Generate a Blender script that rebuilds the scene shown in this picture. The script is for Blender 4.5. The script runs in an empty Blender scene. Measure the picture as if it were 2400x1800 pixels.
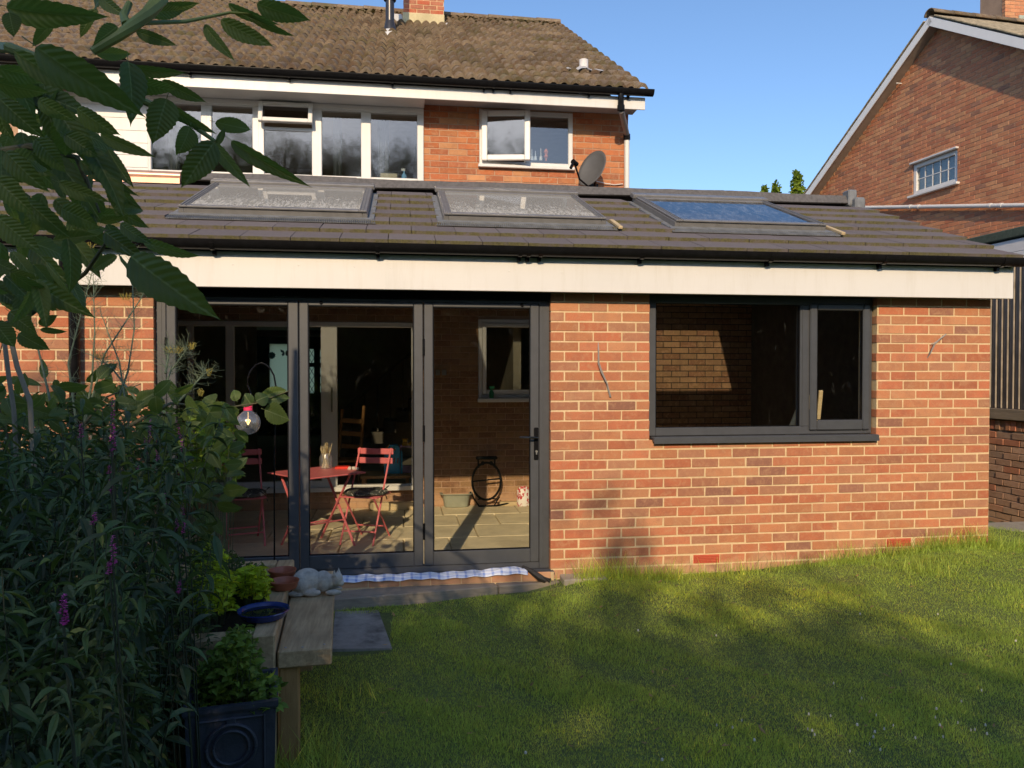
import bpy, math, random
import numpy as np
from mathutils import Vector, Matrix, Euler
random.seed(7); rng = np.random.default_rng(7)
S = bpy.context.scene
COL = S.collection
R = math.radians
# ------------------------------------------------------------------ camera, world, sun
CAM = Vector((-1.114, -5.679, 1.505)); YAW, PIT, FPX = R(8.218), R(-0.992), 1796.87
cd = bpy.data.cameras.new('camera'); cam = bpy.data.objects.new('camera', cd); COL.objects.link(cam)
cam.location = CAM; cam.rotation_euler = (R(90)+PIT, 0, -YAW)
cd.sensor_width = 36; cd.lens = 36*FPX/2400; cd.clip_start = .05; cd.clip_end = 3000
S.camera = cam
w = bpy.data.worlds.new('World'); S.world = w; w.use_nodes = True
nt = w.node_tree; sky = nt.nodes.new('ShaderNodeTexSky'); sky.sky_type = 'NISHITA'; sky.sun_disc = False
LD = Vector((.22, 1, -.486)).normalized()          # direction the sunlight travels
EL = math.asin(-LD.z); sky.sun_elevation = EL
sky.sun_rotation = math.atan2(-LD.x, -LD.y)
sky.air_density = 1.0; sky.dust_density = .9; sky.ozone_density = 4.5
bg = nt.nodes['Background']; bg.inputs[1].default_value = .135
nt.links.new(sky.outputs[0], bg.inputs[0])
sl = bpy.data.lights.new('sun', 'SUN'); sl.energy = 2.75; sl.angle = R(.53); sl.color = (1, .765, .49)
so = bpy.data.objects.new('sun', sl); COL.objects.link(so); so.rotation_euler = LD.to_track_quat('-Z', 'Y').to_euler(); so.location = (-3, -20, 15)
S.view_settings.view_transform = 'Standard'; S.view_settings.look = 'None'; S.view_settings.gamma = 1
S.view_settings.use_curve_mapping = False; S.view_settings.exposure = 0.56
S.render.engine = 'CYCLES'; S.cycles.max_bounces = 10; S.cycles.transparent_max_bounces = 24

# ------------------------------------------------------------------ helpers
cy, sy = math.cos(YAW), math.sin(YAW)
F0 = Vector((sy, cy, 0)); Rt = Vector((cy, -sy, 0)); Up0 = Vector((0, 0, 1))
Fw = F0*math.cos(PIT)+Up0*math.sin(PIT); Up = -F0*math.sin(PIT)+Up0*math.cos(PIT)
def ray(px, py): return Fw+Rt*((px-1200)/FPX)-Up*((py-900)/FPX)
def at(px, py, X=None, Y=None, Z=None, D=None):     # point on a world plane (or at depth D) seen at a photo pixel
    d = ray(px, py)
    if D is not None: return CAM+d*D
    t = (X-CAM.x)/d.x if X is not None else (Y-CAM.y)/d.y if Y is not None else (Z-CAM.z)/d.z
    return CAM+d*t
def fx(px, Y=.05, py=900): return at(px, py, Y=Y).x
def fz(px, py, Y=.05): return at(px, py, Y=Y).z

def link(o, parent=None):
    COL.objects.link(o)
    if parent is not None:
        o.parent = parent
        m = Matrix.LocRotScale(parent.location, parent.rotation_euler, parent.scale)
        pp = parent.parent
        if pp is not None and parent.type == 'EMPTY': m = Matrix.LocRotScale(pp.location, pp.rotation_euler, pp.scale) @ m
        if parent.type == 'EMPTY': o.matrix_parent_inverse = m.inverted()
    return o
def tag(o, label, cat=None, group=None, kind=None):
    if label: o['label'] = label
    if cat: o['category'] = cat
    if group: o['group'] = group
    if kind: o['kind'] = kind
    return o
def thing(name, label, cat, loc=(0, 0, 0), rz=0, group=None):
    o = bpy.data.objects.new(name, None); COL.objects.link(o); o.empty_display_size = .1
    o.location = loc; o.rotation_euler = (0, 0, rz); return tag(o, label, cat, group)

class MB:
    def __init__(s): s.v = []; s.f = []; s.c = []
    def add(s, vs, fs, col=None):
        b = len(s.v); s.v += [tuple(v) for v in vs]; s.f += [tuple(i+b for i in f) for f in fs]
        if col is not None: s.c += [col]*len(fs)
        return s
    def box(s, x0, x1, y0, y1, z0, z1, M=None, col=None):
        vs = [Vector((x, y, z)) for z in (z0, z1) for y in (y0, y1) for x in (x0, x1)]
        if M is not None: vs = [M @ v for v in vs]
        return s.add(vs, [(0, 2, 3, 1), (4, 5, 7, 6), (0, 1, 5, 4), (2, 6, 7, 3), (0, 4, 6, 2), (1, 3, 7, 5)], col)
    def bbox(s, x0, x1, y0, y1, z0, z1, b=.004, M=None, col=None):       # chamfered box
        bx = min(b, (x1-x0)*.45, (y1-y0)*.45, (z1-z0)*.45)
        vs = []; idx = {}
        for i, x in enumerate((x0, x1)):
            for j, y in enumerate((y0, y1)):
                for k, z in enumerate((z0, z1)):
                    ox, oy, oz = (bx if i == 0 else -bx), (bx if j == 0 else -bx), (bx if k == 0 else -bx)
                    idx[i, j, k, 0] = len(vs); vs.append(Vector((x, y+oy, z+oz)))
                    idx[i, j, k, 1] = len(vs); vs.append(Vector((x+ox, y, z+oz)))
                    idx[i, j, k, 2] = len(vs); vs.append(Vector((x+ox, y+oy, z)))
        fs = []
        for i in (0, 1):
            q = [(i, 0, 0, 0), (i, 1, 0, 0), (i, 1, 1, 0), (i, 0, 1, 0)]; fs.append([idx[a] for a in (q if i else q[::-1])])
            q = [(0, i, 0, 1), (1, i, 0, 1), (1, i, 1, 1), (0, i, 1, 1)]; fs.append([idx[a] for a in (q[::-1] if i else q)])
            q = [(0, 0, i, 2), (1, 0, i, 2), (1, 1, i, 2), (0, 1, i, 2)]; fs.append([idx[a] for a in (q if i else q[::-1])])
        for i in (0, 1):
            for j in (0, 1):
                fs.append([idx[i, j, 0, 0], idx[i, j, 1, 0], idx[i, j, 1, 1], idx[i, j, 0, 1]])
                fs.append([idx[i, 0, j, 0], idx[i, 1, j, 0], idx[i, 1, j, 2], idx[i, 0, j, 2]])
                fs.append([idx[0, i, j, 1], idx[1, i, j, 1], idx[1, i, j, 2], idx[0, i, j, 2]])
        for i in (0, 1):
            for j in (0, 1):
                for k in (0, 1): fs.append([idx[i, j, k, 0], idx[i, j, k, 1], idx[i, j, k, 2]])
        if M is not None: vs = [M @ v for v in vs]
        return s.add(vs, fs, col)
    def tube(s, path, r, n=8, cap=True):
        path = [Vector(p) for p in path]; rs = r if isinstance(r, (list, tuple)) else [r]*len(path)
        vs = []; fs = []; up = Vector((0.13, .07, 1)).normalized()
        for i, p in enumerate(path):
            t = (path[min(i+1, len(path)-1)]-path[max(i-1, 0)]).normalized()
            a = t.cross(up); a = a if a.length > .05 else t.cross(Vector((1, 0, 0))); a.normalize(); b = t.cross(a)
            for k in range(n):
                an = 2*math.pi*k/n; vs.append(p+(a*math.cos(an)+b*math.sin(an))*rs[i])
        for i in range(len(path)-1):
            for k in range(n):
                k2 = (k+1) % n; fs.append((i*n+k, i*n+k2, (i+1)*n+k2, (i+1)*n+k))
        if cap: fs.append(tuple(range(n))[::-1]); fs.append(tuple((len(path)-1)*n+k for k in range(n)))
        return s.add(vs, fs)
    def lathe(s, prof, c=(0, 0, 0), n=24, M=None):
        vs = []; fs = []
        for (r, z) in prof:
            for k in range(n):
                a = 2*math.pi*k/n; v = Vector((c[0]+r*math.cos(a), c[1]+r*math.sin(a), c[2]+z)); vs.append(M @ v if M is not None else v)
        for i in range(len(prof)-1):
            for k in range(n):
                k2 = (k+1) % n; fs.append((i*n+k, i*n+k2, (i+1)*n+k2, (i+1)*n+k))
        return s.add(vs, fs)
    def mesh(s, name, mat, smooth=False):
        me = bpy.data.meshes.new(name); me.from_pydata(s.v, [], s.f); me.materials.append(mat)
        if s.c:
            ca = me.color_attributes.new('Col', 'BYTE_COLOR' if False else 'FLOAT_COLOR', 'CORNER'); dat = []
            for f, c in zip(s.f, s.c): dat += list(c)*len(f)
            ca.data.foreach_set('color', dat)
        import bmesh as _b
        bm = _b.new(); bm.from_mesh(me); _b.ops.recalc_face_normals(bm, faces=bm.faces); bm.to_mesh(me); bm.free()
        if smooth:
            me.polygons.foreach_set('use_smooth', [True]*len(me.polygons))
        return me
    def build(s, name, mat, parent=None, smooth=False):
        return link(bpy.data.objects.new(name, s.mesh(name, mat, smooth)), parent)
def shade_auto(o, ang=40):
    me = o.data; me.polygons.foreach_set('use_smooth', [True]*len(me.polygons))
    try: me.set_sharp_from_angle(angle=R(ang))
    except Exception: pass
    return o
def npmesh(name, verts, nper, mat, parent=None, cols=None, smooth=False, link_it=True):   # verts (N, nper, 3): N separate polygons
    N = len(verts); me = bpy.data.meshes.new(name)
    me.vertices.add(N*nper); me.vertices.foreach_set('co', np.asarray(verts, dtype=np.float32).reshape(-1))
    me.loops.add(N*nper); me.loops.foreach_set('vertex_index', np.arange(N*nper, dtype=np.int32))
    me.polygons.add(N); me.polygons.foreach_set('loop_start', np.arange(0, N*nper, nper, dtype=np.int32))
    if smooth: me.polygons.foreach_set('use_smooth', [True]*N)
    if cols is not None:
        ca = me.color_attributes.new('Col', 'FLOAT_COLOR', 'POINT')
        c = np.ones((N, nper, 4), dtype=np.float32); c[:, :, :3] = np.asarray(cols)[:, None, :]
        ca.data.foreach_set('color', c.reshape(-1))
    me.materials.append(mat); me.update(calc_edges=True); me.validate()
    if not link_it: return me
    return link(bpy.data.objects.new(name, me), parent)

# ------------------------------------------------------------------ materials
def newmat(name):
    m = bpy.data.materials.new(name); m.use_nodes = True; t = m.node_tree
    return m, t, t.nodes['Principled BSDF']
def N(t, typ, **kw):
    n = t.nodes.new(typ)
    for k, v in kw.items():
        if hasattr(n, k): setattr(n, k, v)
        else: n.inputs[k.replace('_', ' ')].default_value = v
    return n
def mixc(t, fac, a, b, blend='MIX'):
    n = t.nodes.new('ShaderNodeMix'); n.data_type = 'RGBA'; n.blend_type = blend
    for i, v in ((0, fac), (6, a), (7, b)):
        if isinstance(v, (int, float)): n.inputs[i].default_value = v
        elif isinstance(v, tuple): n.inputs[i].default_value = (*v, 1) if len(v) == 3 else v
        else: t.links.new(v, n.inputs[i])
    return n.outputs[2]
def ramp(t, src, stops):
    n = t.nodes.new('ShaderNodeValToRGB'); e = n.color_ramp.elements
    while len(e) > 1: e.remove(e[-1])
    e[0].position = stops[0][0]; e[0].color = (*stops[0][1], 1)
    for p, c in stops[1:]:
        q = e.new(p); q.color = (*c, 1)
    t.links.new(src, n.inputs[0]); return n.outputs[0]
def noise(t, scale, detail=4, rough=.6, coord='pos', dist=0, vscale=None):
    n = N(t, 'ShaderNodeTexNoise'); n.inputs['Scale'].default_value = scale; n.inputs['Detail'].default_value = detail
    n.inputs['Roughness'].default_value = rough; n.inputs['Distortion'].default_value = dist
    if coord == 'pos': src = N(t, 'ShaderNodeNewGeometry').outputs['Position']
    else: src = N(t, 'ShaderNodeTexCoord').outputs['Object']
    if vscale:
        mp = N(t, 'ShaderNodeMapping'); mp.inputs['Scale'].default_value = vscale; t.links.new(src, mp.inputs['Vector']); src = mp.outputs[0]
    t.links.new(src, n.inputs['Vector']); return n.outputs['Fac']
def bump(t, b, h, dist=.003, st=.6):
    n = N(t, 'ShaderNodeBump'); n.inputs['Distance'].default_value = dist; n.inputs['Strength'].default_value = st
    t.links.new(h, n.inputs['Height']); t.links.new(n.outputs[0], b.inputs['Normal'])
def plain(name, col, rough=.5, metal=0, var=.12, scale=8, bmp=0, spec=.5, vscale=None, bscale=None):
    m, t, b = newmat(name); nz = noise(t, scale, vscale=vscale)
    lo = tuple(c*(1-var) for c in col); hi = tuple(min(1, c*(1+var)) for c in col)
    t.links.new(ramp(t, nz, [(.3, lo), (.7, hi)]), b.inputs['Base Color'])
    b.inputs['Roughness'].default_value = rough; b.inputs['Metallic'].default_value = metal
    b.inputs['Specular IOR Level'].default_value = spec
    if bmp: bump(t, b, noise(t, bscale or scale*6, 5, vscale=vscale), bmp)
    return m
def brickmat(name, src, bmp=.0035, white=.0):                  # src 'obj' (object colour) or 'attr'
    m, t, b = newmat(name)
    if src == 'obj': c = N(t, 'ShaderNodeObjectInfo').outputs['Color']
    else:
        a = N(t, 'ShaderNodeAttribute'); a.attribute_name = 'Col'; c = a.outputs['Color']
    n1 = noise(t, 9, 3); n2 = noise(t, 45, 5, .7); n3 = noise(t, 160, 4, .7)
    c = mixc(t, ramp(t, n1, [(.45, (0, 0, 0)), (.75, (.38, .38, .38))]), c, (.24, .11, .08))
    c = mixc(t, ramp(t, n2, [(.5, (0, 0, 0)), (.75, (.5, .5, .5))]), c, (.52, .27, .14))
    n4 = noise(t, 14, 4, .65, dist=1)
    c = mixc(t, ramp(t, n4, [(.5, (0, 0, 0)), (.72, (.5, .5, .5))]), c, (.52, .31, .17))
    c = mixc(t, ramp(t, n3, [(.3, (.35, .35, .35)), (.5, (0, 0, 0))]), c, (.12, .06, .045))
    gp = N(t, 'ShaderNodeNewGeometry'); sz = N(t, 'ShaderNodeSeparateXYZ'); t.links.new(gp.outputs['Position'], sz.inputs[0])
    ma = N(t, 'ShaderNodeMath'); ma.operation = 'MULTIPLY_ADD'; ma.inputs[1].default_value = -2.6; ma.inputs[2].default_value = .32; t.links.new(sz.outputs['Z'], ma.inputs[0])
    mb_ = N(t, 'ShaderNodeMath'); mb_.operation = 'ADD'; t.links.new(ma.outputs[0], mb_.inputs[0]); t.links.new(noise(t, 5, 4, .6), mb_.inputs[1])
    c = mixc(t, ramp(t, mb_.outputs[0], [(.62, (0, 0, 0)), (.95, (.7, .7, .7))]), c, (.58, .36, .22))
    t.links.new(c, b.inputs['Base Color']); b.inputs['Roughness'].default_value = .88; b.inputs['Specular IOR Level'].default_value = .25
    bump(t, b, n3, bmp, .7); return m
BRO, BRA = brickmat('facing_brick', 'obj'), brickmat('facing_brick_joined', 'attr')
def mortarmat(name, a, b_):
    m, t, b = newmat(name); n = noise(t, 60, 5, .7); n2 = noise(t, 4, 3)
    c = ramp(t, n, [(.3, a), (.7, b_)]); c = mixc(t, ramp(t, n2, [(.4, (0, 0, 0)), (.7, (.4, .4, .4))]), c, tuple(x*.62 for x in a))
    t.links.new(c, b.inputs['Base Color']); b.inputs['Roughness'].default_value = .95; bump(t, b, noise(t, 220, 4, .8), .003); return m
MORT = mortarmat('sand_mortar', (.62, .45, .25), (.76, .58, .35))
MORT2 = mortarmat('old_mortar', (.42, .26, .17), (.52, .34, .22))
MORT3 = mortarmat('grimy_mortar', (.2, .16, .13), (.3, .25, .2))
WHITE = plain('white_upvc', (.70, .69, .67), .35, var=.035, scale=3)
FASCIA = plain('white_fascia_board', (.70, .69, .67), .38, var=.03, scale=2)
ANTH = plain('anthracite_frame', (.062, .066, .074), .42, var=.08, scale=14)
if 1:   # faint vertical weathering on the fascia boards
    t = FASCIA.node_tree; b = t.nodes['Principled BSDF']; old = b.inputs['Base Color'].links[0].from_socket
    st1 = ramp(t, noise(t, 5, 5, .75, vscale=(3, 3, .25)), [(.5, (0, 0, 0)), (.8, (.22, .22, .22))])
    t.links.new(mixc(t, st1, old, (.42, .38, .28)), b.inputs['Base Color'])
BLACK = plain('black_plastic', (.009, .009, .010), .2, var=.2, scale=20, spec=.12)
DARK = plain('dark_void', (.012, .012, .012), .9, var=.1)
LEAD = plain('lead_flashing', (.17, .18, .19), .55, var=.25, scale=12, bmp=.004)
GREYF = plain('grey_aluminium', (.22, .215, .21), .42, metal=.35, var=.12, scale=15)
FELT = plain('grey_roofing_felt', (.105, .1, .1), .85, var=.25, scale=30, bmp=.003)
STONE = plain('cast_stone', (.42, .40, .35), .9, var=.25, scale=25, bmp=.006)
TERRA = plain('terracotta', (.3, .09, .045), .45, var=.15, scale=20)
BLUEG = plain('blue_glaze', (.018, .035, .17), .12, var=.2, scale=12)
PINK = plain('coral_painted_metal', (.66, .16, .17), .45, var=.08, scale=10)
STEEL = plain('galvanised_steel', (.35, .35, .34), .4, metal=.8, var=.15)
def woodmat(name, a, b_, grain=(1, 14, 14), rough=.75, sc=3.5):
    m, t, b = newmat(name); n = noise(t, sc, 6, .65, vscale=grain, dist=.6); n2 = noise(t, 2.3, 3)
    n5 = noise(t, 40, 4, .7, vscale=grain)
    c = ramp(t, n, [(.28, a), (.52, tuple((x+y)/2 for x, y in zip(a, b_))), (.75, b_)])
    c = mixc(t, ramp(t, n2, [(.45, (0, 0, 0)), (.7, (.5, .5, .5))]), c, tuple(x*.55 for x in a))
    t.links.new(c, b.inputs['Base Color']); b.inputs['Roughness'].default_value = rough; bump(t, b, n5, .004); return m
SLEEP = woodmat('bench_timber', (.32, .22, .11), (.66, .49, .28), (14, 1, 14))
POST = woodmat('post_timber', (.3, .17, .06), (.46, .3, .12), (14, 14, 1))
GREYW = woodmat('weathered_timber', (.2, .17, .13), (.36, .31, .25), (1, 14, 14))
PALEW = woodmat('pale_timber', (.5, .38, .2), (.65, .52, .32), (1, 14, 14))
CHAIRW = woodmat('orange_pine', (.42, .2, .06), (.55, .3, .1), (14, 14, 1))
FENCEW = woodmat('dark_fence_timber', (.26, .22, .18), (.46, .39, .31), (14, 14, 1))
def glassmat(name, ior=1.75, tint=(.97, .98, .97), dirt_sheen=0, dirt_sheen_col=(.5, .5, .46), dsc=6, rough=0.0, vs=None, lo=.5, haze=0, band=None):
    m, t, b = newmat(name); t.nodes.remove(b); out = t.nodes['Material Output']
    tr = N(t, 'ShaderNodeBsdfTransparent'); tr.inputs[0].default_value = (*tint, 1)
    gl = N(t, 'ShaderNodeBsdfGlossy'); gl.inputs['Roughness'].default_value = rough
    fr = N(t, 'ShaderNodeFresnel'); fr.inputs[0].default_value = ior
    gg = N(t, 'ShaderNodeNewGeometry'); iv = N(t, 'ShaderNodeMath'); iv.operation = 'SUBTRACT'; iv.inputs[0].default_value = 1; t.links.new(gg.outputs['Backfacing'], iv.inputs[1])
    ml = N(t, 'ShaderNodeMath'); ml.operation = 'MULTIPLY'; t.links.new(fr.outputs[0], ml.inputs[0]); t.links.new(iv.outputs[0], ml.inputs[1])
    mx = N(t, 'ShaderNodeMixShader'); t.links.new(ml.outputs[0], mx.inputs[0]); t.links.new(tr.outputs[0], mx.inputs[1]); t.links.new(gl.outputs[0], mx.inputs[2])
    if name == 'upper_window_glass':
        bp = N(t, 'ShaderNodeBump'); bp.inputs['Distance'].default_value = .004; bp.inputs['Strength'].default_value = .25; t.links.new(noise(t, 1.8, 2), bp.inputs['Height']); t.links.new(bp.outputs[0], gl.inputs['Normal'])
    last = mx.outputs[0]
    if dirt_sheen:
        df = N(t, 'ShaderNodeBsdfDiffuse'); df.inputs[0].default_value = (*dirt_sheen_col, 1)
        n = noise(t, dsc, 7, .72, dist=1.6, vscale=vs);
        if band:
            gp = N(t, 'ShaderNodeNewGeometry'); sp_ = N(t, 'ShaderNodeSeparateXYZ'); t.links.new(gp.outputs['Position'], sp_.inputs[0]); mr = N(t, 'ShaderNodeMapRange'); mr.inputs['From Min'].default_value = band[0]; mr.inputs['From Max'].default_value = band[1]; mr.inputs['To Min'].default_value = .14; mr.inputs['To Max'].default_value = -.12
            t.links.new(sp_.outputs['Y'], mr.inputs['Value']); ad_ = N(t, 'ShaderNodeMath'); ad_.operation = 'ADD'; t.links.new(n, ad_.inputs[0]); t.links.new(mr.outputs[0], ad_.inputs[1]); n = ad_.outputs[0]
        r = ramp(t, n, [(lo, (haze,)*3), (lo+.1, (dirt_sheen,)*3)])
        m2 = N(t, 'ShaderNodeMixShader'); t.links.new(r, m2.inputs[0]); t.links.new(last, m2.inputs[1]); t.links.new(df.outputs[0], m2.inputs[2]); last = m2.outputs[0]
    t.links.new(last, out.inputs[0]); return m
GLASS = glassmat('door_glass', 1.62, dirt_sheen=.035, dsc=7, lo=.62, vs=(1, 1, .6))
GLASSU = glassmat('upper_window_glass', 2.35, (.8, .83, .83), rough=.035)
GLASSR = glassmat('rooflight_glass', 2.6, (.82, .85, .85), dirt_sheen=.75, dirt_sheen_col=(.55, .54, .5), dsc=8, vs=(4.5, .9, 1), lo=.56, haze=.34, band=(.55, 1.5))
GLASSC = glassmat('clear_rooflight_glass', 3.4, (.85, .88, .9), dirt_sheen=.12, dirt_sheen_col=(.5, .55, .62), dsc=9, vs=(2, .4, 1))
BULBG = glassmat('bulb_glass', 2.3, (.9, .91, .93), rough=.12, dirt_sheen=.16, dirt_sheen_col=(.8, .82, .88), haze=.08)  # pale diffuse layer stands in for bright reflections on the clear glass

# ------------------------------------------------------------------ brickwork
def brickmesh(L, H, D, mat, seed, cache={}):
    k = (round(L, 3), round(H, 3), round(D, 3), mat.name, seed)
    if k not in cache:
        r = random.Random(seed*97+int(L*1000)); m = MB(); m.bbox(-L/2, L/2, 0, D, -H/2, H/2, .0035)
        m.v = [(x+r.uniform(-.0024, .0024), y+r.uniform(-.0015, .0015), z+r.uniform(-.0022, .0022)) for x, y, z in m.v]
        cache[k] = m.mesh('brick', mat)
    return cache[k]
def rects(u0, u1, z0, z1, mod, crs, holes, half0=0, gap=.01, uo=0., clip=None):
    out = []; i0 = math.floor(z0/crs+1e-6); i = i0
    while i*crs < z1-.01:
        a, b = max(i*crs+gap/2, z0), min((i+1)*crs-gap/2, z1); zc = (a+b)/2
        if b-a > .02:
            off = (mod/2 if (i+half0) % 2 else 0)
            j = math.floor((u0-uo-off)/mod)-1
            segs = [(u0, u1)]
            for h in holes:
                if h[2] < zc < h[3]:
                    ns = []
                    for s in segs:
                        if h[1] <= s[0] or h[0] >= s[1]: ns.append(s)
                        else:
                            if h[0] > s[0]: ns.append((s[0], h[0]))
                            if h[1] < s[1]: ns.append((h[1], s[1]))
                    segs = ns
            if clip:
                lo, hi = clip(b); segs = [(max(s[0], lo), min(s[1], hi)) for s in segs if min(s[1], hi) > max(s[0], lo)]
            while uo+off+j*mod < u1:
                p, q = uo+off+j*mod, uo+off+j*mod+mod-gap
                for s in segs:
                    pp, qq = max(p, s[0]), min(q, s[1])
                    if qq-pp > .025: out.append((pp, qq, a, b))
                j += 1
        i += 1
    return out
def lay_bricks(rl, M, parent, pal, key=None, limit=300, D=.09, seed=1, name='brick', jit=.0015):
    """rl rectangles in (u, z) of the wall frame M: x along, -y outwards."""
    r = random.Random(seed)
    if key: rl = sorted(rl, key=key)
    st = MB(); Mi = None
    for n, (p, q, a, b) in enumerate(rl):
        c = r.choice(pal); f = r.uniform(.86, 1.14); c = tuple(min(1, x*f) for x in c)+(1,)
        ctr = Vector(((p+q)/2, r.uniform(-jit, jit), (a+b)/2))
        if n < limit:
            o = bpy.data.objects.new(name, brickmesh(q-p, b-a, D, BRO, r.randrange(3))); COL.objects.link(o); o.color = c
            if parent is not None: o.parent = parent; o.matrix_parent_inverse = PINV(parent)
            o.matrix_basis = M @ Matrix.Translation(ctr) @ Matrix.Rotation(r.uniform(-.004, .004), 4, 'Y')
        else:
            st.bbox(p, q, ctr.y, ctr.y+D, a, b, .003, M, c)
    if st.v:
        o = st.build(name, BRA, parent); o['kind'] = 'stuff'
def PINV(p):
    m = Matrix.LocRotScale(p.location, p.rotation_euler, p.scale)
    return m.inverted() if p.type == 'EMPTY' else Matrix.Identity(4)
PAL1 = [(.47, .155, .078)]*5+[(.49, .18, .092)]*6+[(.47, .195, .095)]*5+[(.38, .165, .095)]*2+[(.30, .14, .095)]*1+[(.51, .235, .12)]*4+[(.42, .2, .115)]*2
PAL2 = [(.48, .155, .062)]*4+[(.52, .20, .085)]*4+[(.45, .14, .06)]*3+[(.55, .26, .12)]*2+[(.38, .13, .06)]
PAL3 = [(.56, .22, .11)]*5+[(.60, .26, .13)]*5+[(.52, .19, .10)]*4+[(.62, .30, .15)]*3+[(.36, .17, .11)]
PAL4 = [(.50, .31, .21)]*4+[(.56, .36, .25)]*3+[(.52, .22, .13)]*2+[(.42, .29, .21)]*2
PAL5 = [(.25, .145, .07)]*4+[(.29, .175, .09)]*3+[(.22, .115, .06)]*3  # darkened copy of the house bricks, with the room's shade in the colour
def mortar_sheet(mb, u0, u1, z0, z1, holes, y0, y1, M=None):        # slab with rectangular holes as butted boxes
    zs = sorted({z0, z1, *[z for h in holes for z in (h[2], h[3]) if z0 < z < z1]})
    for a, b in zip(zs, zs[1:]):
        segs = [(u0, u1)]; zc = (a+b)/2
        for h in holes:
            if h[2] < zc < h[3]:
                ns = []
                for s in segs:
                    if h[1] <= s[0] or h[0] >= s[1]: ns.append(s)
                    else:
                        if h[0] > s[0]: ns.append((s[0], h[0]))
                        if h[1] < s[1]: ns.append((h[1], s[1]))
                segs = ns
        for s in segs: mb.box(s[0], s[1], y0, y1, a, b, M)
def frame(mb, x0, x1, z0, z1, wd, y0, y1, b=.004, M=None, wb=None, wt=None):     # rectangular frame of chamfered bars
    wb = wd if wb is None else wb; wt = wd if wt is None else wt
    mb.bbox(x0, x0+wd, y0, y1, z0, z1, b, M); mb.bbox(x1-wd, x1, y0, y1, z0, z1, b, M)
    mb.bbox(x0+wd, x1-wd, y0+.001, y1-.001, z0, z0+wb, b, M); mb.bbox(x0+wd, x1-wd, y0+.001, y1-.001, z1-wt, z1, b, M)
I4 = Matrix.Identity(4)

# ------------------------------------------------------------------ ground
def sstep(a, b, x):
    t = np.clip((x-a)/(b-a), 0, 1); return t*t*(3-2*t)
def ground(x, y):
    x = np.asarray(x, dtype=float); y = np.asarray(y, dtype=float)
    h0 = np.interp(x, [-9, -1.7, -.93, -.2, .25, 1.05, 2.1, 3.2, 3.7, 5, 9], [-.2, -.165, -.14, -.128, -.06, -.075, -.045, .065, .08, .02, 0])
    base = np.interp(x, [-2, -1.1, 0, 4], [-.165, -.155, -.15, -.07])-.012*np.clip(-y-2, 0, 4)
    k = sstep(-1.5, -.15, y)
    h = base*(1-k)+h0*k
    h = h+.05*np.exp(-((x-3.3)**2/.8+(y+.7)**2/.25))
    h = h+.008*np.sin(x*3.1+1)*np.cos(y*2.7)+.005*np.sin(x*7+y*5)
    far = sstep(4.0, 5.0, x)*sstep(.1, 1.2, y); h = h*(1-far)+(-.02)*far
    out = np.maximum(sstep(7, 12, np.abs(x)), sstep(8, 14, np.abs(y+1)))
    return h*(1-out)+(-.2)*out
gx = np.linspace(-7, 6.2, 100); gy = np.linspace(-9, 1.2, 90)
gm, t, b = newmat('lawn_soil')
c = ramp(t, noise(t, 1.3, 4), [(.35, (.10, .14, .035)), (.6, (.13, .18, .045)), (.75, (.18, .18, .06))])
c = mixc(t, ramp(t, noise(t, 50, 4), [(.4, (0, 0, 0)), (.7, (.6, .6, .6))]), c, (.03, .025, .012))
t.links.new(c, b.inputs['Base Color']); b.inputs['Roughness'].default_value = 1; bump(t, b, noise(t, 90, 4), .02)
vs = [(x, y, float(ground(x, y))) for y in gy for x in gx]; nx = len(gx)
fs = [(j*nx+i, j*nx+i+1, (j+1)*nx+i+1, (j+1)*nx+i) for j in range(len(gy)-1) for i in range(nx-1)
      if not (-5.4 < gx[i] < 3.55 and gy[j] > .12)]
lw = MB().add(vs, fs).build('lawn', gm); shade_auto(lw); tag(lw, 'mown garden lawn rising towards the brick wall', kind='structure')
gm2 = plain('far_ground', (.07, .085, .035), 1, var=.3, scale=.3)
far_m = MB(); far_m.box(-900, 900, -900, 900, -.75, -.45); go = far_m.build('ground', gm2); tag(go, 'wide level ground around the gardens', kind='structure')
side = MB()   # ground beside and behind the houses
for x0, x1, y0, y1 in ((-30, -7, -40, 40), (6.2, 40, -40, 40), (-7, 6.2, -40, -9), (3.7, 6.2, 1.2, 40)):
    side.box(x0, x1, y0, y1, -.5, -.2)
o = side.build('earth', gm2); tag(o, 'rough ground of the surrounding gardens', kind='structure')

# ------------------------------------------------------------------ rear extension
ext = thing('rear_extension', 'single storey brick extension with grey bifold doors, three rooflights and white fascia', 'extension', (0, 0, 0))
EX0, EX1 = -5.6, 3.679; MOD = .22357
DX0, DX1, DZ1 = -2.83, 0.0, 2.035
WX0, WX1, WZ0, WZ1 = .775, 2.665, .955, 2.09
holes = [(DX0, DX1, -1, 2.2), (WX0, WX1, WZ0, 2.2)]
wall = MB(); mortar_sheet(wall, EX0, EX1, -.6, 2.09, [(a-.004, b+.004, c, d) for a, b, c, d in holes], .003, .25)
wall = wall.build('wall', MORT, ext)
fw_ = MB(); fw_.box(EX1-.3, EX1-.006, .2505, 3.7, -.6, 2.4); fw_ = fw_.build('flank_wall', MORT, ext)
lay_bricks(rects(.1, 3.7, -.3, 2.39, MOD, .075, []), Matrix.Translation((EX1, 0, 0)) @ Matrix.Rotation(R(90), 4, 'Z'), fw_, PAL1, limit=0, seed=15)
q = MB(); q.box(EX1-.315, EX1-.301, .252, 3.69, -.2, 2.4); q.build('dark_flank_sheet', plain('flank_shade', (.05, .042, .034), .95, var=.3), ext)  # thin near-black sheet added over the flank to paint that end in shade
VC = [at(1656, 1308, Y=0).x, at(2107, 1290, Y=0).x]
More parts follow.
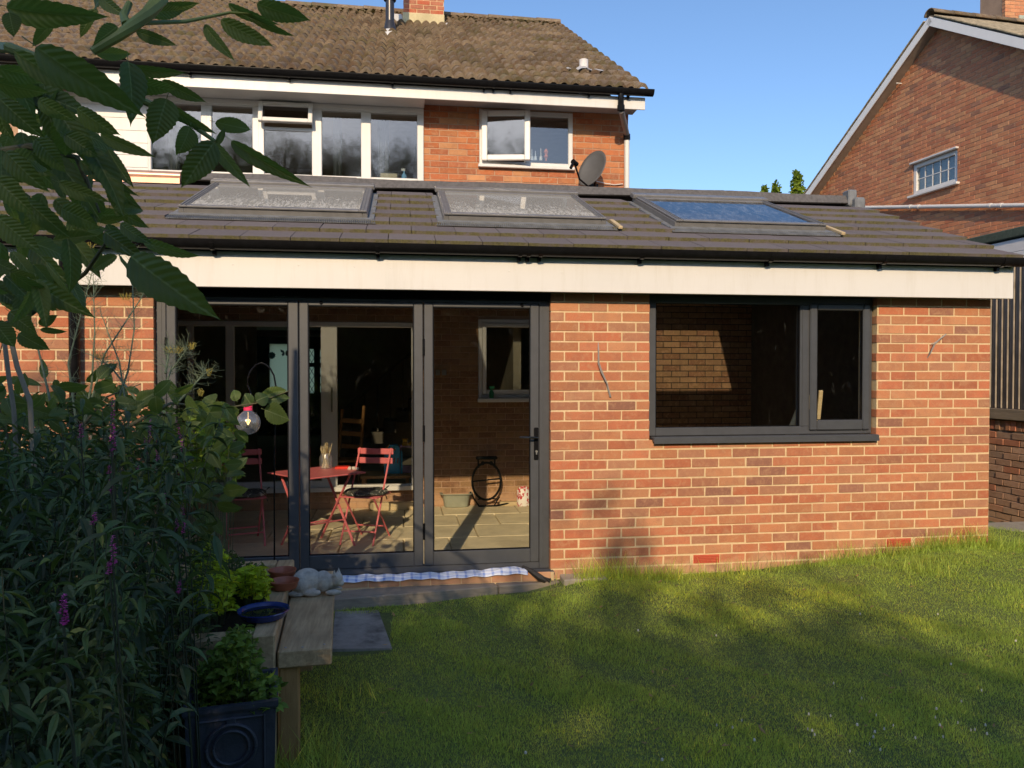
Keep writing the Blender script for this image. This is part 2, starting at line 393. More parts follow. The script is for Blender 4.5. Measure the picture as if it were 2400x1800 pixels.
rl = rects(EX0, EX1, -.3, 2.085, MOD, .075, holes+[(VC[0]-.11, VC[0]+.11, .0, .07), (VC[1]-.11, VC[1]+.11, .075, .145)], half0=0)
lay_bricks(rl, I4, wall, PAL1, key=lambda q: 0 if (q[0] > -.1 and q[3] > -.1) else (1 if q[1] > -3.9 and q[3] > 1 else 2), limit=300, seed=4)
# air bricks
TERV = plain('terracotta_vent', (.52, .1, .05), .8, var=.1, scale=40)
for vx_, vz_ in zip(VC, (.037, .112)):
    p = Vector((vx_, 0, vz_)); m = MB(); m.box(p.x-.107, p.x+.107, .002, .04, p.z-.033, p.z+.033)
    for k in range(5): m.box(p.x-.1, p.x+.1, -.006, .002, p.z-.03+k*.0125, p.z-.023+k*.0125)
    m.build('air_brick', TERV, ext)
# head band above openings, soffit, fascia
m = MB(); m.box(DX0, DX1, .012, .25, DZ1+.002, 2.088); m.build('door_lintel', BLACK, ext)
m = MB(); m.box(EX0, EX1+.07, -.128, .0, 2.092, 2.10); m.build('soffit', DARK, ext)
JX = fx(905, -.13)
m = MB(); m.bbox(EX0-.4, JX-.001, -.146, -.128, 2.083, 2.33, .003); f1 = m.build('fascia_board', FASCIA, ext)
m = MB(); m.bbox(JX+.001, 3.755, -.147, -.128, 2.083, 2.33, .003); m.build('fascia_board', FASCIA, ext)
m = MB(); m.box(JX-.012, JX+.012, -.1495, -.147, 2.084, 2.329); m.build('joint_trim', FASCIA, ext)
m = MB()
for px, py in [(830,625),(1051,632),(1193,636),(916,628),(700,622),(545,620),(1318,639),(1440,641),(1634,643),(1760,646)]:
    p = at(px, py, Y=-.147); m.lathe([(.006, -.002), (.004, .002), (0, .002)], n=8, M=Matrix.Translation(p) @ Matrix.Rotation(R(90), 4, 'X'))
m.build('fascia_nail', FASCIA, ext)
# gutter
def gutter(x0, x1, yc, zc, r, parent, brk, Mx=None):
    vs = []; fs = []; prof = []
    for k in range(11): a = math.pi+math.pi*k/10; prof.append((yc+r*math.cos(a), zc+r*math.sin(a)))
    prof = [(prof[0][0], prof[0][1]+.006)]+prof+[(prof[-1][0], prof[-1][1]+.006)]
    inner = [(yc+(y-yc)*.93, zc+(z-zc)*.93) for y, z in prof][::-1]
    loop = prof+inner; n = len(loop)
    for x in (x0, x1): vs += [(x, y, z) for y, z in loop]
    fs = [(k, (k+1) % n, n+(k+1) % n, n+k) for k in range(n)]
    vs += [(x, yc, zc) for x in (x0, x1)]
    m = MB().add(vs, fs)
    for x in (x0, x1):
        c = [(x, y, z) for y, z in prof]; m.add(c, [tuple(range(len(c)))])
    g = shade_auto(m.build('gutter', BLACK, parent), 50)
    for bx in brk:
        q = MB()
        for k in range(8):
            a0 = math.pi+math.pi*k/8; a1 = math.pi+math.pi*(k+1)/8; rr = r+.006
            q.add([(bx-.014, yc+r*math.cos(a0), zc+r*math.sin(a0)), (bx+.014, yc+r*math.cos(a0), zc+r*math.sin(a0)), (bx+.014, yc+r*math.cos(a1), zc+r*math.sin(a1)), (bx-.014, yc+r*math.cos(a1), zc+r*math.sin(a1)),
                   (bx-.014, yc+rr*math.cos(a0), zc+rr*math.sin(a0)), (bx+.014, yc+rr*math.cos(a0), zc+rr*math.sin(a0)), (bx+.014, yc+rr*math.cos(a1), zc+rr*math.sin(a1)), (bx-.014, yc+rr*math.cos(a1), zc+rr*math.sin(a1))],
                  [(4, 5, 6, 7), (0, 4, 7, 3), (1, 2, 6, 5), (0, 1, 5, 4), (3, 7, 6, 2)])
        q.box(bx-.012, bx+.012, yc+r*.5, yc+r+.012, zc-r-.03, zc-r*.6)
        q.build('gutter_bracket', BLACK, g)
    return g
gut = gutter(EX0-.4, 3.775, -.212, 2.388, .06, ext, [fx(p, -.25) for p in (110, 498, 886, 1220, 1240, 1268, 1506, 1808, 2074, 2352)])
m = MB(); m.bbox(EX0-.4, 3.75, -.1275, -.02, 2.3305, 2.372, .003); m.build('eaves_board', BLACK, ext)
# roof
TP = .395; PA = math.atan(TP); OR = Vector((0, -.2, 2.385))          # slope frame: x along, y up the slope, z normal
MR = Matrix.Translation(OR) @ Matrix.Rotation(PA, 4, 'X'); SL = 2.30/math.cos(PA)
sk = []      # rooflights in slope coords (x0, x1, s0, s1) frame outer
for (x0, x1) in ((-2.80, -1.375), (-.775, .568), (1.16, 2.52)):
    sk.append((x0, x1, .79, 2.08))
deck = MB()
rh = [(a+.03, b-.03, c+.03, d-.03) for a, b, c, d in sk]
def slab(mb, u0, u1, s0, s1, hs, z0, z1, M):
    ss = sorted({s0, s1, *[v for h in hs for v in (h[2], h[3])]})
    for a, b in zip(ss, ss[1:]):
        segs = [(u0, u1)]
        for h in hs:
            if h[2] < (a+b)/2 < h[3]:
                ns = []
                for s in segs:
                    if h[1] <= s[0] or h[0] >= s[1]: ns.append(s)
                    else:
                        if h[0] > s[0]: ns.append((s[0], h[0]))
                        if h[1] < s[1]: ns.append((h[1], s[1]))
                segs = ns
        for s in segs: mb.box(s[0], s[1], a, b, z0, z1, M)
slab(deck, EX0-.4, 3.72, .08, SL, rh, -.20, -.03, MR)
roof = deck.build('roof', plain('roof_deck', (.1, .075, .05), .9), ext)
# tiles
tm, t, b = newmat('concrete_roof_tile')
oi = N(t, 'ShaderNodeObjectInfo'); c0 = ramp(t, oi.outputs['Random'], [(0, (.125, .105, .102)), (.5, (.138, .116, .112)), (1, (.152, .128, .122))])
n1 = noise(t, 20, 4); c1 = mixc(t, ramp(t, n1, [(.45, (0, 0, 0)), (.8, (.35, .35, .35))]), c0, (.2, .17, .15))
tc = N(t, 'ShaderNodeTexCoord'); sx = N(t, 'ShaderNodeSeparateXYZ'); t.links.new(tc.outputs['Object'], sx.inputs[0])
ad = N(t, 'ShaderNodeMath'); ad.operation = 'MULTIPLY_ADD'; ad.inputs[1].default_value = -14; ad.inputs[2].default_value = .55
t.links.new(sx.outputs['Y'], ad.inputs[0])
ad2 = N(t, 'ShaderNodeMath'); ad2.operation = 'ADD'; t.links.new(ad.outputs[0], ad2.inputs[0])
nz = N(t, 'ShaderNodeMath'); nz.operation = 'MULTIPLY_ADD'; nz.inputs[1].default_value = 1.6; nz.inputs[2].default_value = -.85; t.links.new(noise(t, 11, 5, .7), nz.inputs[0]); t.links.new(nz.outputs[0], ad2.inputs[1])
moss = ramp(t, ad2.outputs[0], [(.25, (0, 0, 0)), (.55, (.9, .9, .9))])
c2 = mixc(t, moss, c1, ramp(t, noise(t, 70, 3), [(.35, (.075, .07, .022)), (.65, (.15, .135, .05))]))
t.links.new(c2, b.inputs['Base Color']); b.inputs['Roughness'].default_value = .8; bump(t, b, noise(t, 120, 4), .003)
TW, TG = .333, .334
def tile_mesh(L, Wd, seed):
    r = random.Random(seed); m = MB(); T = .04
    n = 6; vs = []
    for j, y in enumerate((0, L)):
        for i in range(n+1):
            x = -Wd/2+Wd*i/n; e = r.uniform(-.003, .003) if j == 0 else 0
            vs.append((x, y+e, T if j == 0 else T-.012))
    for i in range(n+1): x = -Wd/2+Wd*i/n; vs.append((x, vs[i][1]+.004, -.002+r.uniform(-.001, .003)))
    fs = [(i, i+1, n+2+i, n+1+i) for i in range(n)]+[(2*n+2+i, 2*n+3+i, i+1, i) for i in range(n)]
    b0 = len(vs); vs += [(-Wd/2, L, -.006), (Wd/2, L, -.006)]
    fs += [(0, n+1, b0, 2*n+2), (n, 3*n+2, b0+1, 2*n+1)]
    m.add(vs, fs); return m.mesh('tile', tm)
tcache = {}
k = 0
for j in range(7):
    s = .0+j*TG; off = 0
    L = min(.37, SL-s+.02)
    x = 3.79+(TW/2 if j % 2 else 0)
    while x > EX0-.5:
        a, bb = x-TW+.004, min(x-.001, 3.789)
        segs = [(a, bb)]
        for h in sk:
            if s+TG > h[2]+.02 and s+.06 < h[3]+.05:
                hs, he = h[0]-.03, h[1]+.03
                ns = []
                for q in segs:
                    if he <= q[0] or hs >= q[1]: ns.append(q)
                    else:
                        if hs > q[0]: ns.append((q[0], hs))
                        if he < q[1]: ns.append((he, q[1]))
                segs = ns
        for q in segs:
            wd = q[1]-q[0]
            if wd < .04: continue
            key = (round(L, 2), round(wd, 2), k % 3); k += 1
            if key not in tcache: tcache[key] = tile_mesh(L, wd, hash(key) % 999)
            o = bpy.data.objects.new('tile', tcache[key]); COL.objects.link(o)
            o.parent = roof
            o.matrix_basis = MR @ Matrix.Translation(((q[0]+q[1])/2, s+random.uniform(-.004, .004), .002+random.uniform(0, .003))) @ Matrix.Rotation(R(-2.6), 4, 'X') @ Matrix.Rotation(random.uniform(-.006, .006), 4, 'Z')
        x -= TW
# rooflights
for n, (x0, x1, s0, s1) in enumerate(sk):
    e = bpy.data.objects.new('rooflight', None); COL.objects.link(e); e.parent = ext; e.location = MR @ Vector(((x0+x1)/2, (s0+s1)/2, 0)); e.empty_display_size = .1
    def sub(mb, nm, mat):
        o = bpy.data.objects.new(nm, mb.mesh(nm, mat)); COL.objects.link(o); o.parent = e; o.matrix_parent_inverse = Matrix.Translation(e.location).inverted(); return o
    m = MB(); frame(m, x0, x1, s0, s1, .045, -.0, .0, .001)
    m = MB()
    Mf = MR
    def fr(m, x0, x1, s0, s1, wd, z0, z1, b=.004):
        m.bbox(x0, x0+wd, s0, s1, z0, z1, b, Mf); m.bbox(x1-wd, x1, s0, s1, z0, z1, b, Mf)
        m.bbox(x0+wd, x1-wd, s0, s0+wd, z0, z1-.001, b, Mf); m.bbox(x0+wd, x1-wd, s1-wd, s1, z0, z1-.001, b, Mf)
    fr(m, x0, x1, s0, s1, .04, -.03, .085); sub(m, 'outer_frame', GREYF)
    m = MB(); fr(m, x0+.004, x1-.004, s0-.012, s1-.1, .062, .087, .104); 
    for xx in (x0+.025, x0+.05, x1-.035, x1-.06): m.box(xx, xx+.006, s0-.01, s1-.1, .104, .11, Mf)
    sub(m, 'sash', GREYF)
    m = MB(); m.bbox(x0-.02, x1+.02, s1-.1, s1+.03, .08, .125, .008, Mf); sub(m, 'top_hood', GREYF)
    m = MB(); m.box(x0+.06, x1-.06, s0+.045, s1-.15, .088, .094, Mf); sub(m, 'pane', GLASSC if n == 2 else GLASSR)
    m = MB(); m.box(x0-.05, x0-.002, s0-.02, s1, .012, .04, Mf); m.box(x1+.002, x1+.05, s0-.02, s1, .012, .04, Mf)
    m.box(x0-.05, x1+.05, s0-.075, s0-.002, .028, .046, Mf); sub(m, 'flashing', LEAD)
    m = MB(); xx = x0-.06
    while xx < x1+.05:
        m.add([Mf @ Vector(v) for v in ((xx, s0-.15, .027), (xx+.0075, s0-.152, .040), (xx+.015, s0-.15, .027), (xx, s0-.07, .032), (xx+.0075, s0-.07, .046), (xx+.015, s0-.07, .032))],
              [(0, 1, 4, 3), (1, 2, 5, 4), (0, 2, 1)]); xx += .0165
    sub(m, 'pleated_apron', LEAD)
for x, s, px in ((.60, .80, 0), (2.56, .8, 0), (.63, .74, 0)):
    pass
for a_ in (.63, 2.575): m = MB(); m.bbox(a_, a_+.035, .62, .93, .042, .066, .004, MR); m.build('tile_offcut', PALEW, ext)
# kerb of the flat roof
flat = MB(); flat.box(EX0-.4, 3.80, 2.22, 3.69, 3.28, 3.345); flat.build('flat_roof', FELT, ext)
m = MB(); segx = [EX0-.4, -1.55, .1, 2.3, 3.80]
for i, (a, bb) in enumerate(zip(segx, segx[1:])):
    q = MB(); dz = (0, -.006, .004, .0)[i]
    n = 18; vs = []
    for k in range(n+1):
        x = a+(bb-a)*k/n; wv = .006*math.sin(x*2.3+i)+random.uniform(-.002, .002)
        zb = 3.325+dz+.012*math.sin(x*1.7+i*2)
        vs += [(x, 2.10, zb), (x, 2.085+wv*.3, zb+.01), (x, 2.13, 3.425+wv), (x, 2.225, 3.432+wv), (x, 2.225, 3.30)]
    fs = [(5*k+j, 5*k+j+1, 5*k+j+6, 5*k+j+5) for k in range(n) for j in range(4)]
    q.add(vs, fs+[(0, 1, 2, 3, 4), tuple(5*n+j for j in (4, 3, 2, 1, 0))]); q.build('felt_kerb', FELT, ext)
m = MB(); m.bbox(3.70, 3.80, 2.07, 2.2, 3.30, 3.475, .012); m.bbox(3.74, 3.86, 2.0, 2.2, 3.24, 3.38, .02); m.build('kerb_end_cap', LEAD, ext)
COPP = plain('copper_flashing', (.55, .33, .24), .35, metal=.5, var=.2, scale=6)
p0, p1 = at(150, 405, Y=2.06), at(425, 422, Y=2.06)
m = MB(); m.tube([(p0.x, 2.06, 3.36), ((p0.x+p1.x)/2, 2.065, 3.365), (p1.x, 2.06, 3.36)], .045, 10); m.box(p0.x, p1.x, 2.0, 2.05, 3.28, 3.33); shade_auto(m.build('copper_capping', COPP, ext))
m = MB(); m.box(3.74, 3.775, -.12, 2.1, 2.25, 2.33, Matrix.Identity(4)); 
# flank verge board following the slope
vb = MB(); vb.box(3.72, 3.745, .02, SL, -.2, -.0, MR); vb.build('verge_board', FASCIA, ext)
# inner lining and dark floor, side walls
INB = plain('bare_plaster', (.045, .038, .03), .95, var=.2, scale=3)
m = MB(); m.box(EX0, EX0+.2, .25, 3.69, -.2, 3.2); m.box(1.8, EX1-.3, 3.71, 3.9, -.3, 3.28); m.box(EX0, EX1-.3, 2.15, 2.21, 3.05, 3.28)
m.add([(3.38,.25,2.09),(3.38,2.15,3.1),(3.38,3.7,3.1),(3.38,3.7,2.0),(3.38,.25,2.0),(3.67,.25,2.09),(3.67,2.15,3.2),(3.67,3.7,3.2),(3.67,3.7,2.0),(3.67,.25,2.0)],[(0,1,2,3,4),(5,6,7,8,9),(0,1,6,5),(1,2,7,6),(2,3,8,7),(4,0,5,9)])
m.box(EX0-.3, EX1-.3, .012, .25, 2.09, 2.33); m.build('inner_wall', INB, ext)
# patio slabs inside
PAV = plain('sandstone_paving', (.70, .60, .40), .8, var=.18, scale=3.5, bmp=.004)
base = MB(); base.box(EX0, EX1-.3, .1, 3.7, -.3, -.175); fl = base.build('floor', plain('floor_joint', (.4, .33, .22), .95), ext)
yy = .12; row = 0; pm = {}
while yy < 3.68:
    d = min(.598, 3.7-yy); x = -4.2-(.3 if row % 2 else 0)
    while x < 3.3:
        wd = (.44, .598, .895)[(row*2+int((x+9)*3)) % 3]
        key = (wd, round(d, 2))
        if key not in pm: q = MB(); q.bbox(0, wd-.012, 0, d-.012, -.03, 0, .006); pm[key] = q.mesh('paving_slab', PAV)
        o = bpy.data.objects.new('paving_slab', pm[key]); COL.objects.link(o); o.parent = fl; o.location = (x, yy, -.15+random.uniform(-.002, .002)); x += wd
    yy += .6; row += 1

# bifold doors
DY0, DY1 = .045, .115
door = bpy.data.objects.new('bifold_door', None); COL.objects.link(door); door.parent = ext; door.location = ((DX0+DX1)/2, .08, 0)
def dsub(mb, nm, mat, auto=False):
    o = bpy.data.objects.new(nm, mb.mesh(nm, mat)); COL.objects.link(o); o.parent = door; o.matrix_parent_inverse = Matrix.Translation(door.location).inverted()
    if auto: shade_auto(o)
    return o
X = lambda p: fx(p, .045)
m = MB(); m.bbox(DX0, X(390), DY0, DY1, .0, DZ1, .004); m.bbox(X(1264), DX1-.0005, DY0, DY1, .0, DZ1, .004)
m.bbox(X(390), X(1264), DY0+.001, DY1, .0, .05, .004); m.bbox(X(390), X(1264), DY0+.001, DY1, 2.012, DZ1, .003)
m.box(X(1272), X(1274), DY0-.003, DY0, .05, 1.99); m.box(X(378), X(380), DY0-.003, DY0, .05, 1.99)
dsub(m, 'door_frame', ANTH)
leaf = [(391, 413, 676, 699.5), (702, 723, 970, 991.5), (994, 1015, 1243, 1263)]
for i, (a, g0, g1, bb) in enumerate(leaf):
    m = MB(); x0, x1, q0, q1 = X(a), X(bb), X(g0), X(g1); zb, zt = .052, 2.01; gb, gt = .155, 1.978
    y0, y1 = DY0-.006, DY1-.012
    m.bbox(x0, q0, y0, y1, zb, zt, .005); m.bbox(q1, x1, y0, y1, zb, zt, .005); m.bbox(q0, q1, y0+.0005, y1, zb, gb, .005); m.bbox(q0, q1, y0+.0005, y1, gt, zt, .005)
    dsub(m, 'sash', ANTH)
    m = MB(); m.box(q0, q1, .06, .066, gb, gt); dsub(m, 'glass_pane', GLASS)
    m = MB(); frame(m, q0, q1, gb, gt, .008, y0+.004, y0+.02, .002); dsub(m, 'glazing_bead', BLACK)
m = MB()
for px, zs in ((992.7, (1.62, .98, .25)), (390.5, (1.62, 1.0, .3))):
    for z in zs: m.tube([(X(px), DY0-.012, z-.0), (X(px), DY0-.012, z+.12)], .009, 8)
dsub(m, 'hinge', BLACK, True)
m = MB(); hx = X(1256)
for k in range(1): m.bbox(hx-.017, hx+.017, DY0-.018, DY0-.006, .83, 1.075, .012)
dsub(m, 'handle_plate', BLACK)
m = MB(); m.tube([(hx, DY0-.01, 1.0), (hx, DY0-.055, 1.0), (hx-.02, DY0-.062, 1.002), (hx-.12, DY0-.058, 1.006), (hx-.135, DY0-.056, 1.006)], [.01, .01, .0095, .008, .006], 8); dsub(m, 'handle', plain('polished_black', (.01, .01, .01), .12), True)
m = MB(); m.lathe([(.0, .022), (.009, .022), (.009, .0)], n=12, M=Matrix.Translation((hx, DY0-.012, .895)) @ Matrix.Rotation(R(90), 4, 'X')); m.box(hx-.004, hx+.004, DY0-.033, DY0-.012, .872, .895); dsub(m, 'lock_cylinder', STEEL)
m = MB(); m.bbox(DX0-.01, DX1+.025, -.045, .046, -.03, -.003, .006); m.bbox(DX0, DX1, .012, .1, -.06, -.0005, .003); dsub(m, 'threshold', ANTH)
for px in (752, 1224):
    m = MB(); p = at(px, 705, Y=.03); m.lathe([(0, .02), (.012, .016), (.014, 0)], n=10, M=Matrix.Translation((p.x, DY0, 2.0)) @ Matrix.Rotation(R(90), 4, 'X')); dsub(m, 'roller', BLACK, True)
m = MB(); m.box(DX0, DX1, .03, .25, -.6, -.064); m.build('footing_block', BRO if False else plain('footing', (.3, .15, .1), .9), ext)

# window
win = bpy.data.objects.new('window', None); COL.objects.link(win); win.parent = ext; win.location = ((WX0+WX1)/2, .08, 1.5)
def wsub(mb, nm, mat):
    o = bpy.data.objects.new(nm, mb.mesh(nm, mat)); COL.objects.link(o); o.parent = win; o.matrix_parent_inverse = Matrix.Translation(win.location).inverted(); return o
Y0w = .05; xw = lambda p: fx(p, Y0w); zw = lambda py: fz(1700, py, Y0w)
zb0, zg = zw(1020), zw(1001)
m = MB()
m.bbox(WX0+.002, xw(1537), Y0w, .12, zb0, 2.088, .004); m.bbox(xw(2026), WX1-.006, Y0w, .12, zb0, 2.088, .004)
m.bbox(xw(1537), xw(2026), Y0w+.0006, .12, zb0, zg, .004); m.bbox(xw(1537), xw(2026), Y0w+.0006, .12, 2.03, 2.088, .004); m.bbox(xw(1875), xw(1898), Y0w+.0003, .12, zg, 2.03, .004)
m.box(xw(1880), xw(1883), Y0w-.004, Y0w, zg, 2.03)
wsub(m, 'window_frame', ANTH)
m = MB(); sx0, sx1 = xw(1896), xw(2036)
zs0 = fz(1960, 1008, .04); zg0 = fz(1960, 984, .04)
for (a, bb, c_, d, w_) in ((sx0, sx1, zs0, 2.04, .02),):
    frame(m, a, bb, c_, d, .062, Y0w-.022, Y0w-.001, .009, wb=zg0-zs0, wt=.05)
wsub(m, 'sash', ANTH)
m = MB(); m.box(sx0+.06, sx1-.06, Y0w+.01, Y0w+.016, zg0, 2.0); wsub(m, 'glass_pane', GLASS)
m = MB(); m.box(xw(1537), xw(1875), Y0w+.03, Y0w+.036, zg, 2.03); wsub(m, 'glass_pane', GLASS)
m = MB(); frame(m, xw(1537), xw(1875), zg, 2.03, .007, Y0w+.006, Y0w+.028, .002); frame(m, sx0+.062, sx1-.062, zg0, 1.99, .006, Y0w-.012, Y0w+.008, .002); wsub(m, 'glazing_bead', BLACK)
m = MB(); m.bbox(xw(1524), fx(2063, -.04), -.04, .05, .955, zb0-.002, .007); m.box(xw(1524)+.004, fx(2063, -.04)-.004, -.043, -.038, .945, .965); wsub(m, 'cill', ANTH)
m = MB(); m.box(WX0, WX1, .012, .25, .9, .954)
# loose cables on the wall
CAB = plain('grey_cable', (.3, .29, .28), .5)
for lab, path, r in (('bundle of grey cables hanging from a hole between the doors and the window', [(1402, 800), (1402, 822), (1404, 850), (1412, 872), (1424, 900), (1430, 930)], .0035),
                     ('short crossed cable ends sticking out of the bricks right of the window', [(2171, 842), (2180, 828), (2192, 806), (2204, 795), (2218, 783)], .003)):
    e = thing('cable', lab, 'cable', at(*path[0], Y=0))
    for k in range(3):
        pts = [at(px+k*1.5*math.sin(i+k), py, Y=-.012-.02*math.sin(i/5*3.1)-.004*k) for i, (px, py) in enumerate(path)]
        pts[0] = at(*path[0], Y=.01); m = MB(); m.tube(pts, r, 6); shade_auto(m.build('wire', CAB, e))
    if 'crossed' in lab:
        m = MB(); m.tube([at(2182, 807, Y=-.02), at(2196, 800, Y=-.04), at(2215, 786, Y=-.05)], .003, 6); m.build('wire', CAB, e)

# downpipe on the left pier
m = MB(); px = fx(168, -.1); m.tube([(px, -.19, 2.34), (px, -.19, 2.2), (px, -.17, 2.12), (px+.0, -.05, 2.0), (px, -.05, -.2)], .036, 12)
m.tube([(px, -.19, 2.345), (px, -.19, 2.30)], .046, 12); m.tube([(px, -.05, 1.93), (px, -.05, 1.99)], .043, 12)
shade_auto(m.build('downpipe', BLACK, ext))

# doorstep of timber and bricks
step = thing('doorstep', 'low timber step under the bifold doors', 'step', (-.9, -.2, -.1))
xl = -2.1
lay_bricks([(a, b_, -.069, -.004) for a, b_, c_, d_ in rects(xl, .02, 0, .075, .225, .075, [], gap=.008)], Matrix.Translation((0, -.05, 0)), step, PAL2, seed=9, limit=40)
m = MB(); m.box(xl, .018, -.046, .02, -.2, -.006); m.build('mortar_bed', MORT, step)
MSt = Matrix.Translation((0, -.08, 0)) @ Matrix.Rotation(R(7.6), 4, 'Z')
for a, bb in ((-2.1, -.42), (-.414, .06)):
    m = MB(); m.bbox(a, bb, 0, .2, -.19, -.0715, .007, MSt); m.build('sleeper', GREYW, step)
m = MB(); m.bbox(.07, .40, -.17, -.003, -.14, -.035, .008); m.build('concrete_pad', plain('pale_concrete', (.42, .36, .28), .9, bmp=.003), step)
# checked cloth lying on the threshold
cm, t, b = newmat('blue_checked_cloth')
g = N(t, 'ShaderNodeNewGeometry'); s_ = N(t, 'ShaderNodeSeparateXYZ'); t.links.new(g.outputs['Position'], s_.inputs[0])
def stripe(out, fr, ph=0):
    a = N(t, 'ShaderNodeMath'); a.operation = 'MULTIPLY'; a.inputs[1].default_value = fr; t.links.new(out, a.inputs[0])
    a2 = N(t, 'ShaderNodeMath'); a2.operation = 'SINE'; t.links.new(a.outputs[0], a2.inputs[0]); return ramp(t, a2.outputs[0], [(.4, (0, 0, 0)), (.9, (1, 1, 1))])
c = mixc(t, .5, mixc(t, stripe(s_.outputs['X'], 95), (.75, .8, .9), (.15, .25, .6)), mixc(t, stripe(s_.outputs['Y'], 170), (.8, .84, .92), (.2, .3, .65)))
c = mixc(t, ramp(t, noise(t, 30, 3), [(.4, (0, 0, 0)), (.6, (.2, .2, .2))]), c, (.7, .75, .9))
t.links.new(c, b.inputs['Base Color']); b.inputs['Roughness'].default_value = .9
vs = []; nn = 90; mm = 6; x0, x1 = at(800, 1355, Y=-.06).x, at(1235, 1325, Y=-.03).x
for i in range(nn+1):
    x = x0+(x1-x0)*i/nn; rise = .03*math.exp(-((x-x1+.16)/.16)**2)
    for j in range(mm+1):
        y = .035-.12*j/mm
        z = .004+rise*(1-abs(j/mm-.4))+.004*math.sin(x*40+j)+.003*math.sin(x*17+j*2)
        if j == mm: z -= .022; y += .012
        if j == mm-1: z -= .004
        vs.append((x, y, z))
fs = [(i*(mm+1)+j, i*(mm+1)+j+1, (i+1)*(mm+1)+j+1, (i+1)*(mm+1)+j) for i in range(nn) for j in range(mm)]
o = shade_auto(MB().add(vs, fs).build('checked_cloth', cm), 80); tag(o, 'long blue and white checked cloth lying on the door threshold', 'cloth')
m = MB(); xs = x1
m.tube([(xs-.03, -.0, .03), (xs+.03, -.05, .005), (xs+.09, -.09, -.035), (xs+.13, -.1, -.055)], [.012, .02, .026, .018], 6)
for k in range(4): m.tube([(xs+.06+.02*k, -.06-.01*k, -.0-.012*k), (xs+.12+.012*k, -.11, -.03-.01*k), (xs+.17, -.1+.01*k, -.05)], .007, 5)
o = shade_auto(m.build('black_strap', plain('black_webbing', (.02, .018, .018), .7, scale=60, var=.4))); tag(o, 'crumpled black strap at the right end of the checked cloth', 'strap')

# ------------------------------------------------------------------ the house
YH = 3.7; HX1 = 1.716; HX0 = -9.5
house = thing('brick_house', 'two storey brick house with brown tiled roof behind the extension', 'house', (-3, 8, 0))
uh = lambda px, py=380, Y=YH: at(px, py, Y=Y).x
UWX0, UWX1 = uh(350), uh(993); RWX0, RWX1, RWZ0, RWZ1 = -.165, 1.004, 4.015, 4.70
PDX0, PDX1, PDZ0, PDZ1 = -3.75, -.93, .06, 2.09; IWX0, IWX1, IWZ0, IWZ1 = -.18, 1.0, 1.14, 2.14
hh = [(-5.1, UWX1, 3.3, 4.66), (RWX0, RWX1, RWZ0, RWZ1), (PDX0, PDX1, PDZ0, PDZ1), (IWX0, IWX1, IWZ0, IWZ1)]
wm = MB(); mortar_sheet(wm, HX0, HX1, -.5, 4.86, hh, YH+.005, YH+.28); 
wm.box(HX1-.28, HX1-.004, YH+.28, 12.9, -.5, 4.9); wm.box(HX0, HX0+.28, YH+.28, 12.9, -.5, 4.9)
bwm = MB(); mortar_sheet(bwm, HX0, HX1, -.5, 4.86, [(at(620, 860, Y=13).x, at(775, 860, Y=13).x, 1.0, 2.2)], 13.0, 13.2)
hw = wm.build('wall', MORT2, house); bwm.build('back_wall', MORT2, house)
rl = rects(HX0, HX1, 3.36, 4.85, .225, .075, hh, uo=.03)
rl = [q for q in rl if q[0] > -.9]
nup = len(rl)
rlow = rects(-4.6, 3.38, -.16, 2.75, .225, .075, hh, uo=.05, half0=1)
allb = rl+rlow
lay_bricks(rl, Matrix.Translation((0, YH, 0)), hw, PAL2, limit=300, seed=21)
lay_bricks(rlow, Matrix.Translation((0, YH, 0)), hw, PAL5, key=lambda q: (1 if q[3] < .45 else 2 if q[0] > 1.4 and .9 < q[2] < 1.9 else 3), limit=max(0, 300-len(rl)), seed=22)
m = MB(); m.box(HX0+.28, HX1-.28, YH+.28, 12.9, 2.45, 2.62); m.box(HX0+.28, HX1-.28, YH+.28, 12.9, -.1, -.02); m.box(HX0+.28, HX1-.28, YH+.3, 12.9, 4.87, 4.9)
m.box(.3, .4, YH+.3, 8.0, -.02, 2.45); m.box(-5.8, -5.7, YH+.3, 12.8, -.02, 2.45); m.box(HX0+.28, at(600, 860, Y=8).x, 8.0, 8.1, -.02, 2.45); m.box(at(790, 860, Y=8).x, HX1-.28, 8.0, 8.1, -.02, 2.45)
m.box(HX0+.3, HX1-.3, 7.5, 7.6, 2.62, 4.87); m.box(-.9, -.8, YH+.3, 7.5, 2.62, 4.87)
m.build('interior_structure', plain('dim_interior', (.4, .35, .27), .95), house)
# cladding left of the glazing
m = MB(); m.box(-5.1, UWX0-.004, YH-.01, YH+.02, 3.4, 4.66)
for k in range(9): m.box(-5.09, UWX0-.01, YH-.018, YH-.01, 3.42+k*.14, 3.42+k*.14+.13)
m.build('cladding', FASCIA, house); m = MB(); m.bbox(-5.35, -5.1, YH-.06, YH, 3.4, 4.8, .005); m.build('corner_board', FASCIA, house)
